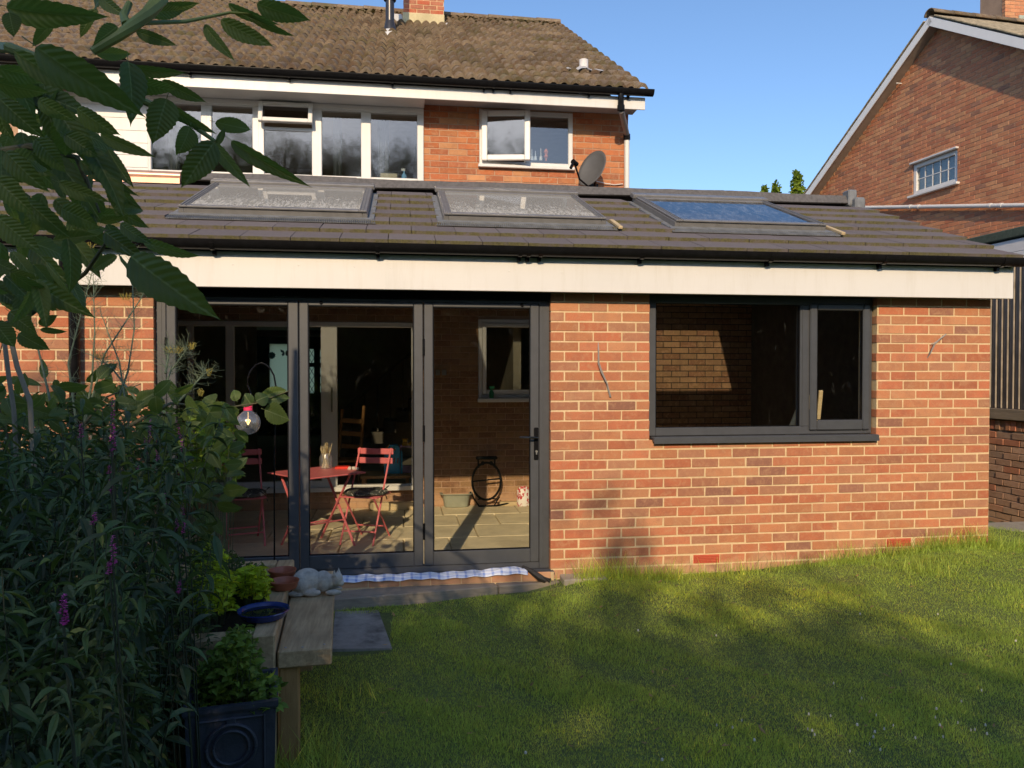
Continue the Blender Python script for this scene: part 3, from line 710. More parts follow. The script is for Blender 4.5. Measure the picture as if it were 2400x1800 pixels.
# long white window
lw_ = bpy.data.objects.new('window', None); COL.objects.link(lw_); lw_.parent = house; lw_.location = (-2.4, YH, 4.2); lw_.matrix_parent_inverse = Matrix.Translation(house.location).inverted(); lw_['label'] = 'long white framed upper window reflecting trees and sky'
def psub(par, mb, nm, mat, auto=False):
    M0 = Matrix.Translation(par.location)
    o = bpy.data.objects.new(nm, mb.mesh(nm, mat)); COL.objects.link(o); o.parent = par; o.matrix_parent_inverse = M0.inverted()
    if auto: shade_auto(o)
    return o
U = lambda z: uh(350+z/3.352)
bars = [(UWX0-.005, U(20)), (U(412), U(495)), (U(815), U(905)), (U(1280), U(1357)), (U(1665), U(1742)), (U(2105), UWX1)]
ZT, ZB = 4.585, 3.70
m = MB()
for a, bb in bars: m.bbox(a, bb, YH-.03, YH+.05, ZB, ZT, .006)
for a, bb in bars: m.box((a+bb)/2-.004, (a+bb)/2+.004, YH-.034, YH-.03, ZB, ZT)
m.bbox(UWX0, UWX1, YH-.031, YH+.05, ZT, 4.66, .006)
for (a, bb), (c_, d) in zip(bars, bars[1:]): m.bbox(bb, c_, YH-.028, YH+.05, ZB, 3.82, .006)
psub(lw_, m, 'window_frame', WHITE)
m = MB(); m.bbox(UWX0-.02, UWX1+.005, YH-.36, YH-.03, 4.662, 4.70, .006); m.bbox(UWX0-.02, UWX1+.0, YH-.05, YH-.032, 4.6, 4.661, .006); psub(lw_, m, 'head_trim', WHITE)
for i, ((a, bb), (c_, d)) in enumerate(zip(bars, bars[1:])):
    zt = ZT if i != 2 else 4.36
    m = MB(); m.box(bb, c_, YH, YH+.006, 3.82, zt); psub(lw_, m, 'glass_pane', GLASSU)
# open fanlight vent
vx0, vx1 = U(872), U(1293)
Mv = Matrix.Translation(((vx0+vx1)/2, YH-.05, 4.625)) @ Matrix.Rotation(R(-14), 4, 'X')
m = MB(); hw_ = (vx1-vx0)/2; m2 = MB(); frame(m2, -hw_, hw_, -.25, 0, .05, -.055, 0, .006, Mv); psub(lw_, m2, 'open_vent', WHITE)
m = MB(); m.box(-hw_+.045, hw_-.045, -.03, -.026, -.205, -.045, Mv); psub(lw_, m, 'vent_pane', glassmat('vent_glass', 1.3, (.5, .5, .5)))
m = MB(); m.bbox(U(905), U(1280), YH-.02, YH+.05, 4.33, 4.37, .005); psub(lw_, m, 'transom', WHITE)
# curtains and interior bits seen through the upper window
CURT = plain('grey_curtain', (.22, .22, .21), .9)
def curtain(x0, x1, z0, z1, y, name, label):
    vs = []; n = 24
    for k in range(n+1):
        x = x0+(x1-x0)*k/n; yo = .025*math.sin(k*1.7)
        vs += [(x, y+yo, z0), (x, y+yo, z1)]
    o = shade_auto(MB().add(vs, [(2*k, 2*k+2, 2*k+3, 2*k+1) for k in range(n)]).build(name, CURT), 80); tag(o, label, 'curtain')
curtain(U(100), U(190), 3.6, 4.6, YH+.25, 'curtain', 'grey curtain behind the leftmost pane of the long upper window')
curtain(U(1430), U(1500), 3.6, 4.6, YH+.25, 'curtain', 'narrow grey curtain behind the fourth pane of the long upper window')
curtain(U(1790), U(1880), 3.6, 4.6, YH+.25, 'curtain', 'grey curtain behind the rightmost pane of the long upper window')
m = MB(); p = at(925, 415, Y=YH+.15); m.box(p.x-.17, p.x+.03, YH+.1, YH+.2, 3.6, p.z+.03); o = m.build('box', plain('cream_card', (.6, .52, .36), .8)); tag(o, 'cream box standing inside the long upper window', 'box')
p = at(947, 405, Y=YH+.16); m = MB(); m.lathe([(0, -.2), (.035, -.2), (.04, -.1), (.03, -.03), (.012, .0), (.012, .02)], c=p, n=12); e = thing('spray_bottle', 'blue spray bottle with white trigger inside the long upper window', 'bottle', p); shade_auto(m.build('bottle_body', plain('sky_blue_plastic', (.2, .45, .7), .4), e))
m = MB(); m.bbox(p.x-.035, p.x+.015, p.y-.01, p.y+.01, p.z+.02, p.z+.05, .004); m.build('trigger', WHITE, e)
# small white window with open casement
rw = bpy.data.objects.new('window', None); COL.objects.link(rw); rw.parent = house; rw.location = (.4, YH, 4.3); rw.matrix_parent_inverse = Matrix.Translation(house.location).inverted(); rw['label'] = 'small white upper window with its left casement ajar'
mx = uh(800+1203/2.765, 330)
m = MB(); frame(m, RWX0+.002, RWX1-.002, RWZ0+.002, RWZ1-.002, .055, YH-.012, YH+.05, .006); m.bbox(mx-.03, mx+.03, YH-.011, YH+.05, RWZ0+.057, RWZ1-.057, .005); psub(rw, m, 'window_frame', WHITE)
m = MB(); m.bbox(RWX0-.015, RWX1+.015, YH-.06, YH-.012, RWZ0-.028, RWZ0+.01, .006); psub(rw, m, 'sill', WHITE)
m = MB(); m.box(mx+.03, RWX1-.057, YH+.005, YH+.011, RWZ0+.057, RWZ1-.057); psub(rw, m, 'glass_pane', GLASSU)
cw = mx-RWX0-.03
Mc = Matrix.Translation((RWX0+.03, YH-.02, 0)) @ Matrix.Rotation(R(-10), 4, 'Z')
m = MB(); frame(m, 0, cw+.03, RWZ0+.045, RWZ1-.035, .07, -.05, 0, .009, Mc); psub(rw, m, 'open_casement', WHITE)
m = MB(); m.box(.065, cw-.035, -.03, -.024, RWZ0+.11, RWZ1-.1, Mc); psub(rw, m, 'casement_pane', GLASSU)
for i, (zx, zy, h, col, nm, lab) in enumerate([(1235, 1035, .14, (.7, .75, .85), 'toothbrush', 'leftmost white toothbrush standing in the small upper window'), (1258, 1035, .12, (.7, .75, .85), 'toothbrush', 'second white toothbrush from the left in the small upper window'), (1293, 1035, .15, (.8, .8, .8), 'toothbrush', 'white toothbrush beside the orange ornament in the small upper window'), (1327, 1038, .15, (.8, .25, .12), 'ornament', 'orange ornament in the small upper window')]):
    p = at(800+zx/2.765, zy/2.765+2, Y=YH+.07); mt = plain('sill_item_%d' % i, col, .4)
    m = MB(); 
    if i < 3: m.lathe([(0, 0), (.022, 0), (.018, .05), (.006, .055), (.005, h), (0, h)], c=p, n=10)
    else: m.lathe([(0, 0), (.01, .0), (.01, .03), (.03, .05), (.014, .08), (.032, .11), (.01, .15), (0, .15)], c=p, n=10)
    o = shade_auto(m.build(nm, mt)); tag(o, lab, nm)
# fascia, soffit, gutter upper
FX0, FX1 = HX0, 1.80; FY = 3.30
m = MB(); m.bbox(FX0, FX1, FY-.02, FY, 4.645, 4.79, .004); m.build('fascia_board', FASCIA, house)
m = MB(); m.box(FX0, FX1-.03, FY, YH, 4.72, 4.735); m.build('soffit', plain('shaded_soffit', (.45, .42, .4), .7), house)
gutter(FX0, FX1+.075, FY-.085, 4.845, .062, house, [uh(p, 200, FY) for p in (448, 680, 920, 1133, 1155, 1195, 1378, 1470)])
m = MB(); gxp = uh(1455, 240, FY-.08)
m.tube([(gxp, FY-.085, 4.80), (gxp, FY-.085, 4.68), (gxp+.01, FY-.07, 4.63)], .036, 12); m.tube([(gxp, FY-.085, 4.66), (gxp+.003, FY-.08, 4.60)], .045, 12); shade_auto(m.build('gutter_outlet', BLACK, house))
m = MB(); m.tube([(gxp+.01, FY-.07, 4.60), (HX1-.03, YH-.05, 4.45)], .034, 12); shade_auto(m.build('swan_neck', plain('faded_grey_plastic', (.28, .24, .21), .5), house))
m = MB(); m.tube([(HX1-.035, YH-.055, 4.46), (HX1-.03, YH-.045, 4.39)], .043, 12); shade_auto(m.build('pipe_socket', BLACK, house))
m = MB(); m.tube([(HX1-.03, YH-.045, 4.40), (HX1-.03, YH-.045, 3.35)], .034, 12); m.bbox(HX1-.055, HX1-.004, YH-.012, YH-.001, 3.35, 4.4, .002); shade_auto(m.build('white_downpipe', FASCIA, house))
# main roof
SP = .594; PB = math.atan(SP); OB = Vector((0, 3.2, 4.83)); MB_ = Matrix.Translation(OB) @ Matrix.Rotation(PB, 4, 'X'); SLB = (8.32-3.2)/math.cos(PB)
m = MB(); m.box(HX0, 1.775, .03, SLB, -.06, -.025, MB_)
Mb2 = Matrix.Translation((0, 13.44, 4.83)) @ Matrix.Rotation(math.pi, 4, 'Z') @ Matrix.Rotation(PB, 4, 'X'); m.box(-1.775, -HX0, .03, SLB, -.06, -.0, Mb2)
m.add([(1.70, YH+.1, 4.8), (1.70, 8.32, 7.75), (1.70, 12.9, 4.8)], [(0, 1, 2)])
hr = m.build('roof', plain('roof_batten', (.1, .07, .05), .9), house)
rm, t, b = newmat('weathered_pantile')
if 1:
    a = N(t, 'ShaderNodeObjectInfo'); c0 = ramp(t, a.outputs['Random'], [(0, (.14, .108, .078)), (.35, (.20, .158, .115)), (.7, (.235, .182, .128)), (1, (.28, .215, .15))])
    c0 = mixc(t, ramp(t, noise(t, 9, 4, .65), [(.45, (0, 0, 0)), (.65, (.7, .7, .7))]), c0, (.14, .085, .055))
    c0 = mixc(t, ramp(t, noise(t, 38, 4, .75), [(.56, (0, 0, 0)), (.68, (.8, .8, .8))]), c0, (.40, .31, .20))
    c0 = mixc(t, ramp(t, noise(t, 26, 4, .75, dist=1), [(.58, (0, 0, 0)), (.68, (.8, .8, .8))]), c0, (.055, .05, .03))
    c0 = mixc(t, ramp(t, noise(t, 2.2, 5, .7), [(.52, (0, 0, 0)), (.68, (.6, .6, .6))]), c0, (.12, .115, .045))
    t.links.new(c0, b.inputs['Base Color']); b.inputs['Roughness'].default_value = .95; b.inputs['Specular IOR Level'].default_value = .15; bump(t, b, noise(t, 60, 6, .75), .005, .8)
def pantile(seed, L=.43, Wd=.27):
    r = random.Random(seed); m = MB(); n = 16; vs = []; rows = ((0, -.004), (.0, .04), (L*.5, .02), (L, .0))
    for ri, (y, dz) in enumerate(rows):
        for i in range(n+1):
            u = i/n; x = -Wd/2-.006+(Wd+.012)*u; ph = (u*2) % 1.0
            z = .058*max(0, math.sin(math.pi*ph))**.9 if i != n else 0
            jx = r.uniform(-.0025, .0025) if ri < 3 else 0
            vs.append((x+jx*.3, y+(r.uniform(-.005, .005) if ri < 2 else 0), z+dz+jx))
    fs = [(q*(n+1)+i, q*(n+1)+i+1, (q+1)*(n+1)+i+1, (q+1)*(n+1)+i) for q in range(3) for i in range(n)]
    return m.add(vs, fs)
pms = []
for s_i in range(4):
    me = pantile(s_i).mesh('tile', rm); me.polygons.foreach_set('use_smooth', [True]*len(me.polygons)); me.set_sharp_from_angle(angle=R(55)); pms.append(me)
cells = []; PW = .27; GG = .384
for j in range(16):
    s = j*GG
    if s > SLB-.1: break
    xx = 1.80-PW/2; i = 0
    while xx > -9.4:
        cells.append((s, xx)); xx -= PW
holes_r = [at(1368, 190, Y=4.0), at(914, 80, Y=6.3)]
cells.sort(key=lambda q: q[0]*.9-q[1]+ (0 if q[1] > -4.6 else 50))
stf = []
for n_, (s, xx) in enumerate(cells):
    Mx = MB_ @ Matrix.Translation((xx+random.uniform(-.002, .002), s+random.uniform(-.006, .006), random.uniform(-.001, .003))) @ Matrix.Rotation(R(-1.8)+random.uniform(-.006, .006), 4, 'X') @ Matrix.Rotation(random.uniform(-.006, .006), 4, 'Z')
    me = pms[random.randrange(4)]
    if n_ < 300: o = bpy.data.objects.new('tile', me); COL.objects.link(o); o.parent = hr; o.matrix_basis = Mx
    else: stf.append((me, Mx))
sv = []; sf = []
for me, Mx in stf:
    b0 = len(sv); sv += [tuple(Mx @ v.co) for v in me.vertices]; sf += [tuple(i+b0 for i in p.vertices) for p in me.polygons]
me = bpy.data.meshes.new('tile'); me.from_pydata(sv, [], sf); me.materials.append(rm); me.polygons.foreach_set('use_smooth', [True]*len(me.polygons)); me.set_sharp_from_angle(angle=R(55))
o = bpy.data.objects.new('tile', me); COL.objects.link(o); o.parent = hr; o['kind'] = 'stuff'
rz_ = 4.83+SP*(8.32-3.2)
xx = 1.80; rtm = None
while xx > -9.4:
    if rtm is None:
        q = MB(); vs = []
        for x in (-.22, .22):
            for k in range(9): a = math.pi*k/8; vs.append((x, .13*math.cos(a), .10*math.sin(a)-.02+(.008 if x < 0 else 0)))
        q.add(vs, [(k, k+1, k+10, k+9) for k in range(8)]+[tuple(range(9)), tuple(range(9, 18))]); rtm = q.mesh('ridge_tile', rm)
    o = bpy.data.objects.new('ridge_tile', rtm); COL.objects.link(o); o.parent = hr; o.location = (xx-.225, 8.32, rz_+.03+random.uniform(-.006, .006)); o.rotation_euler = (0, random.uniform(-.012, .012), random.uniform(-.02, .02)); xx -= .445
# moss tufts along the ridge edge
mv = []
for _ in range(900):
    xx = random.uniform(-3, 1.75); d = abs(random.gauss(0, .35)); p = MB_ @ Vector((xx, SLB-d, .05+random.uniform(-.01, .03)))
    if at and d < SLB: 
        r_ = random.uniform(.012, .04); a = random.uniform(0, 6.3)
        q = [p+Vector((r_*math.cos(a+k*2.1), r_*math.sin(a+k*2.1)*.8, random.uniform(-.01, .02))) for k in range(3)]; mv.append(q)
MOSS = plain('moss', (.12, .11, .035), 1, var=.5, scale=30)
o = npmesh('moss', np.array([[tuple(v) for v in q] for q in mv]), 3, MOSS, hr, link_it=True); o['kind'] = 'stuff'
# chimney
ch = thing('chimney', 'brick chimney with cream render base on the house ridge', 'chimney', (-.85, 7.9, 7.2))
YC = 7.45; c0x, c1x = at(946, 40, Y=YC).x, at(1041, 40, Y=YC).x; zb = at(990, 62, Y=YC).z; zm = at(990, 32, Y=YC).z
m = MB(); m.box(c0x+.006, c1x-.006, YC+.006, YC+.75, zb-.5, zm+1.3); cw_ = m.build('stack', MORT, ch)
rl = [(p, q, a+zm, b_+zm) for p, q, a, b_ in rects(c0x, c1x, .005, 1.29, .225, .075, [], uo=c0x)]
lay_bricks(rl, Matrix.Translation((0, YC, 0)), cw_, [(.5, .12, .06), (.46, .14, .08), (.42, .15, .09)], seed=3)
Mside = Matrix.Translation((c0x, YC+.76, 0)) @ Matrix.Rotation(R(-90), 4, 'Z')
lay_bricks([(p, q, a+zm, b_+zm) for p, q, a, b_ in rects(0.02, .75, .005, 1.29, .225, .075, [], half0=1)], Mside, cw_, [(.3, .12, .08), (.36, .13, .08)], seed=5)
m = MB(); m.bbox(c0x-.015, c1x+.005, YC-.025, YC+.7, zb-.35, zm, .01); m.build('render_base', mortarmat('cream_render', (.55, .46, .26), (.66, .58, .36)), ch)
PLD = plain('pale_lead', (.5, .5, .5), .6)
m = MB(); m.bbox(c0x-.2, c0x-.02, YC-.2, YC+.3, zb-.04, zb+.10, .02, None); m.build('lead_flashing', PLD, ch); m = MB(); m.bbox(c1x+.01, c1x+.12, YC-.15, YC+.3, zb-.08, zb+.03, .02); m.build('lead_flashing', PLD, ch)
# black flue
p = at(914, 78, Y=6.35); fl_ = thing('flue_pipe', 'black metal flue rising from the roof beside the chimney', 'flue', p)
m = MB(); m.tube([(p.x, p.y, p.z-.25), (p.x, p.y, p.z+1.6)], .066, 16); m.lathe([(.11, -.3), (.11, -.02), (.095, .06), (.07, .17), (.067, .18)], c=p, n=16); m.lathe([(.085, .49), (.095, .5), (.095, .56), (.07, .57)], c=p, n=16)
shade_auto(m.build('pipe', plain('black_flue', (.03, .03, .035), .3), fl_))
m = MB(); m.lathe([(.2, -.12), (.15, -.02), (.1, .03)], c=(p.x, p.y-.05, p.z-.02), n=9); shade_auto(m.build('lead_collar', plain('white_lead', (.6, .6, .6), .6, bmp=.01), fl_))
# white soil vent
p = at(1368, 184, Y=4.0); sv_ = thing('vent_pipe', 'stubby white vent pipe on the lower right of the tiled roof', 'vent', p)
m = MB(); m.tube([(p.x, p.y, p.z-.2), (p.x, p.y, p.z+.235)], .058, 14, cap=False); m.tube([(p.x, p.y, p.z+.12), (p.x, p.y, p.z+.15)], .05, 14); shade_auto(m.build('pipe', plain('chalky_white_pvc', (.72, .7, .7), .6), sv_))
m = MB(); Ms = MB_; lp = MB_.inverted() @ p
vs = []; 
for i in range(9):
    for j in range(2): x = lp.x-.3+.6*i/8; vs.append(MB_ @ Vector((x, lp.y-.12+.16*j*(1-abs(i-4)/6), .075+.02*math.sin(i*2.2)+(.02 if abs(i-4) < 2 else 0))))
m.add(vs, [(2*i, 2*i+2, 2*i+3, 2*i+1) for i in range(8)]); shade_auto(m.build('lead_slate', plain('pale_lead_slate', (.42, .42, .42), .6, bmp=.01), sv_))
# satellite dish
dc = at(1388, 395, Y=3.36); sd = thing('satellite_dish', 'dark grey satellite dish on the upper brick wall', 'satellite dish', dc)
DM = Matrix.Translation(dc) @ Matrix.Rotation(R(-52), 4, 'Z') @ Matrix.Rotation(R(-22), 4, 'X')   # dish axis -y
vs = [(0, .05, 0)]; fs = []
nr, na = 6, 28
for i in range(1, nr+1):
    for k in range(na):
        a = 2*math.pi*k/na; rr = i/nr; vs.append((.20*rr*math.cos(a), .05-.055*rr*rr, .245*rr*math.sin(a)))
fs += [(0, 1+k, 1+(k+1) % na) for k in range(na)]
for i in range(1, nr):
    for k in range(na): a0 = 1+(i-1)*na; fs.append((a0+k, a0+na+k, a0+na+(k+1) % na, a0+(k+1) % na))
m = MB(); m.add([DM @ Vector(v) for v in vs], fs)
dm_ = plain('dish_grey', (.10, .10, .10), .5, var=.1)
o = shade_auto(m.build('dish', dm_, sd), 60); md = o.modifiers.new('thick', 'SOLIDIFY'); md.thickness = .008
m = MB(); m.tube([DM @ Vector((0, .02, -.24)), DM @ Vector((0, -.16, -.25)), DM @ Vector((0, -.31, -.13))], .011, 8); m.tube([DM @ Vector((0, -.27, -.12)), DM @ Vector((0, -.35, -.125))], .03, 10); m.tube([DM @ Vector((0, -.33, -.12)), DM @ Vector((0, -.35, -.22))], .018, 8); shade_auto(m.build('feed_arm', BLACK, sd))
m = MB(); m.tube([DM @ Vector((0, .05, -.05)), (dc.x+.1, YH-.1, dc.z-.12), (dc.x+.1, YH-.01, dc.z-.2)], .018, 8); m.bbox(dc.x+.04, dc.x+.16, YH-.02, YH-.004, dc.z-.3, dc.z-.1, .004); shade_auto(m.build('bracket', BLACK, sd))
m = MB(); m.tube([at(1395, 424, Y=YH-.03), at(1420, 430, Y=YH-.03), at(1440, 433, Y=YH-.02), at(1460, 431, Y=YH-.02)], .006, 6); shade_auto(m.build('white_cable', WHITE, sd))

# interior: old patio door and window in the house wall
pdn = bpy.data.objects.new('patio_door', None); COL.objects.link(pdn); pdn.parent = house; pdn.location = (-2.3, YH, 1); pdn.matrix_parent_inverse = Matrix.Translation(house.location).inverted()
hx_ = lambda p, py=900: at(p, py, Y=YH-.02).x
m = MB(); frame(m, PDX0+.003, PDX1-.003, PDZ0+.01, PDZ1-.003, .06, YH-.02, YH+.07, .005); m.bbox(hx_(528), hx_(548), YH-.01, YH+.05, PDZ0+.07, 2.03, .004); m.bbox(hx_(438), hx_(452), YH-.01, YH+.05, PDZ0+.07, 2.03, .004); m.bbox(hx_(752), hx_(790), YH-.012, YH+.05, PDZ0+.07, 2.03, .005)
m.bbox(PDX0, hx_(790), YH-.011, YH+.05, PDZ0+.07, PDZ0+.13, .004); psub(pdn, m, 'door_frame', WHITE)
m = MB(); m.bbox(PDX0-.03, PDX1+.03, YH-.09, YH-.022, PDZ0+.005, PDZ0+.06, .006); psub(pdn, m, 'sill', WHITE)
m = MB(); m.tube([(hx_(778), YH-.03, 1.02), (hx_(778), YH-.06, 1.04), (hx_(778), YH-.06, 1.28), (hx_(778), YH-.03, 1.3)], .01, 8); psub(pdn, m, 'handle', STEEL, True)
inw = bpy.data.objects.new('window', None); COL.objects.link(inw); inw.parent = house; inw.location = (.4, YH, 1.6); inw.matrix_parent_inverse = Matrix.Translation(house.location).inverted(); inw['label'] = 'white framed old kitchen window inside the extension'
m = MB(); frame(m, IWX0+.003, IWX1-.003, IWZ0+.03, IWZ1-.003, .045, YH-.02, YH+.06, .005); frame(m, IWX0+.05, IWX1-.05, IWZ0+.078, IWZ1-.05, .05, YH-.035, YH+.03, .008); psub(inw, m, 'window_frame', WHITE)
m = MB(); m.bbox(IWX0-.01, IWX1+.01, YH-.08, YH-.021, IWZ0-.02, IWZ0+.028, .006); psub(inw, m, 'sill', WHITE)
m = MB(); m.box(IWX0+.1, IWX1-.1, YH+.03, YH+.036, IWZ0+.12, IWZ1-.1); psub(inw, m, 'glass_pane', GLASS)
# staircase deep in the house
st = MB(); 
for k in range(12): st.box(-1.95+.0, -1.0, 6.9+.0, 7.7, 0+k*0, .02) if False else None
for k in range(11): st.bbox(-2.0+k*.2, -1.8+k*.2, 6.7, 7.6, .17*k, .17*k+.19, .005)
st.tube([(-2.0, 6.68, .9), (-.1, 6.68, 2.5)], .03, 8)
for k in range(10): st.box(-1.9+k*.2, -1.875+k*.2, 6.67, 6.69, .17*k+.2, .95+.17*k)
o = st.build('staircase', plain('painted_stairs', (.22, .19, .15), .7)); tag(o, 'dim staircase inside the house behind the patio door', 'staircase')
fa, fb = at(632, 806, Y=12.92), at(700, 918, Y=12.92); m = MB(); m.box(fa.x, fb.x, 12.92, 12.94, fb.z, fa.z); o = m.build('window_blind', WHITE)
bm_, t, b = newmat('lit_blind'); t.nodes.remove(b); tl = N(t, 'ShaderNodeBsdfTranslucent'); tl.inputs[0].default_value = (.85, .82, .62, 1); t.links.new(tl.outputs[0], t.nodes['Material Output'].inputs[0]); o.data.materials[0] = bm_
tag(o, 'cream window blind glowing with daylight at the far side of the house', 'blind')
ld = thing('front_door', 'dark front door with two leaded glass strips at the far side of the house', 'door', at(745, 900, Y=12.9))
m = MB(); dx = [at(p_, 860, Y=12.9).x for p_ in (700, 724, 736, 750, 764, 790)]; dz0, dz1 = at(730, 922, Y=12.9).z, at(730, 818, Y=12.9).z
m.box(fa.x-1.2, fa.x-.002, 12.9, 12.95, .0, 2.3); m.box(fa.x, fb.x, 12.9, 12.95, .0, fb.z); m.box(fa.x, fb.x, 12.9, 12.95, fa.z, 2.3)
for a_, b_ in ((dx[0], dx[1]), (dx[2], dx[3]), (dx[4], dx[5]+.6)): m.box(a_+.001, b_, 12.9, 12.95, 0, 2.3)
for a_, b_ in ((dx[1], dx[2]), (dx[3], dx[4])):
    m.box(a_+.001, b_-.001, 12.9, 12.95, 0, dz0); m.box(a_+.001, b_-.001, 12.9, 12.95, dz1, 2.3); m.box(a_+.001, b_-.001, 12.9, 12.95, (dz0+dz1)/2+.1, (dz0+dz1)/2+.2)
m.build('door_leaf', DARK, ld)
for a_, b_ in ((dx[1], dx[2]), (dx[3], dx[4])):
    q = MB(); q.box(a_, b_, 12.955, 12.96, dz0, dz1); q.build('leaded_pane', bpy.data.materials['lit_blind'], ld)
    q = MB(); n_ = 5
    for k_ in range(n_):
        z_ = dz0+(dz1-dz0)*k_/n_; h_ = (dz1-dz0)/n_; q.tube([(a_, 12.945, z_), (b_, 12.945, z_+h_)], .006, 4); q.tube([(b_, 12.945, z_), (a_, 12.945, z_+h_)], .006, 4)
    q.build('leading', BLACK, ld)
# butterfly and round decal on the inner door glass
DEC = plain('decal', (.05, .09, .09), .6)
def butterfly(c, s):
    m = MB()
    for sg in (-1, 1):
        m.add([c+Vector((sg*a*s, -.002*(k % 2), b_*s)) for k, (a, b_) in enumerate([(.05, 0), (.25, .45), (.95, .75), (.85, .15), (.45, -.02), (.75, -.3), (.5, -.7), (.15, -.55)])], [(0, 1, 2, 3, 4), (0, 4, 5, 6, 7)])
    return m
o = butterfly(at(668, 827, Y=YH-.025), .055).build('butterfly_sticker', DEC); tag(o, 'dark butterfly sticker on the inner patio door glass', 'sticker')
p = at(637, 833, Y=YH-.025); m = MB(); vs = [p]+[p+Vector((math.cos(a)*.045*r_, 0, math.sin(a)*.045*r_)) for a, r_ in [(k*math.pi/12, 1 if k % 2 else .82) for k in range(24)]]; m.add(vs, [(0, 1+k, 1+(k+1) % 24) for k in range(24)]); o = m.build('round_sticker', plain('teal_decal', (.02, .12, .14), .6)); tag(o, 'round teal sticker left of the butterfly on the inner glass', 'sticker')
# wall sockets
for px, lab in ((1026, 'left wall socket on the bare inner brickwork'), (1041, 'right wall socket on the bare inner brickwork')):
    p = at(px, 873, Y=YH-.02); m = MB(); m.bbox(p.x-.028, p.x+.028, YH-.035, YH-.004, p.z-.035, p.z+.035, .005); o = m.build('wall_socket', STEEL); tag(o, lab, 'socket', 'sockets on the inner wall')

# ------------------------------------------------------------------ neighbour's house
NO = Vector((8.5, 7.0, 0)); NA = R(4.2); MN = Matrix.Translation(NO) @ Matrix.Rotation(NA, 4, 'Z')
nb = thing('neighbour_house', 'brick gable end of the neighbouring house with a small white window', 'house', NO)
APZ = 7.86; NS = .62; EY = 4.6; OVH = .2
# gable wall frame: u along -y local seen from the left -> use frame with x axis = -y local, outward = -x local
MG = MN @ Matrix.Rotation(R(-90), 4, 'Z')     # x-> -y local ; y -> +x local (inwards)
zt_ = lambda u: APZ-.12-NS*abs(u)
def gclip(z):
    h = (APZ-.13-z)/NS; return (-h, h) if h > 0 else (1, -1)
nwh = (-.64, .44, 4.81, 5.39)
m = MB(); EZ = APZ-.13-NS*EY
def gpoly(u0, u1, z0, fn):   # wall column with sloping top
    m.add([MG @ Vector(v) for v in ((u0, .005, z0), (u1, .005, z0), (u1, .005, fn(u1)), (u0, .005, fn(u0)), (u0, .3, z0), (u1, .3, z0), (u1, .3, fn(u1)), (u0, .3, fn(u0)))],
          [(0, 1, 2, 3), (4, 7, 6, 5), (0, 3, 7, 4), (1, 5, 6, 2), (3, 2, 6, 7), (0, 4, 5, 1)])
zf = lambda u: APZ-.13-NS*abs(u)
gpoly(-EY, nwh[0], -.5, zf); gpoly(nwh[1], EY, -.5, zf)
gpoly(nwh[0], 0, nwh[3], zf); gpoly(0, nwh[1], nwh[3], zf)
m.box(nwh[0], nwh[1], .005, .3, -.5, nwh[2], MG)
ngw = m.build('wall', MORT2, nb)
rl = rects(-EY, EY, 2.2, APZ, .225, .075, [nwh], clip=gclip, uo=.05)
def vis(q):
    c_ = MG @ Vector(((q[0]+q[1])/2, 0, q[2])); return (c_-CAM).length
rl = [q for q in rl if q[0] < 2.8]      # beyond this the wall is outside the photograph and comes as joined brickwork
lay_bricks(rl, MG, ngw, PAL3, key=lambda q: vis(q), limit=300, seed=31)
rl2 = [q for q in rects(-EY, EY, 2.2, APZ, .225, .075, [nwh], clip=gclip, uo=.05) if q[0] >= 2.8]
lay_bricks(rl2, MG, ngw, PAL3, limit=0, seed=32)
m = MB(); m.box(-EY+.02, EY-.02, .31, 8, -.5, EZ-.05, MG); m.build('back_walls', MORT2, nb)
# roof slopes
BRG = plain('painted_bargeboard', (.88, .86, .83), .4, var=.03)
for sg in (-1, 1):
    Ms = MG @ Matrix.Translation((0, 0, APZ)) @ Matrix.Rotation(sg*math.atan(NS), 4, 'Y') if False else None
    m = MB(); a = math.atan(NS); L = 5.0
    # slope frame: x horizontally into the roof (local +x), y down the slope
    dd = Vector((sg*math.cos(a), 0, -math.sin(a)))
    ex = Vector((0, 1, 0)); nz_ = Vector((sg*math.sin(a), 0, math.cos(a)))
    Mf = MG @ Matrix(((ex.x, dd.x, nz_.x, 0), (ex.y, dd.y, nz_.y, 0), (ex.z, dd.z, nz_.z, APZ), (0, 0, 0, 1)))
    m.box(-OVH, 9, .0, L+.3, .005, .03, Mf); nr_ = m.build('roof', plain('roof_board', (.1, .08, .06), .9), nb)
    m = MB(); m.bbox(-OVH-.02, -OVH, .0, L+.25, -.14, .004, .004, Mf); m.build('bargeboard', BRG, nb)
    m = MB(); m.bbox(-OVH, .004, .05, L+.2, -.125, -.11, .002, Mf); m.bbox(-OVH+.04, -OVH+.045, .05, L+.2, -.127, -.124, .001, Mf); m.build('soffit_board', plain('soffit_brown', (.35, .3, .25), .7), nb)
    m = MB(); st_ = MB()
    for j in range(14):
        s = .12+j*.36
        for i in range(14 if sg > 0 else 3):
            q = m if False else st_
            q.bbox(-OVH-.03+i*.33, -OVH-.03+i*.33+.326, s, s+.4, .03, .055, .006, Mf @ Matrix.Translation((0, 0, random.uniform(-.004, .004))) )
    o = st_.build('tile', plain('mossy_tile', (.34, .28, .18), .95, var=.5, scale=14, bmp=.012), nr_); o['kind'] = 'stuff'
xx = -OVH-.02
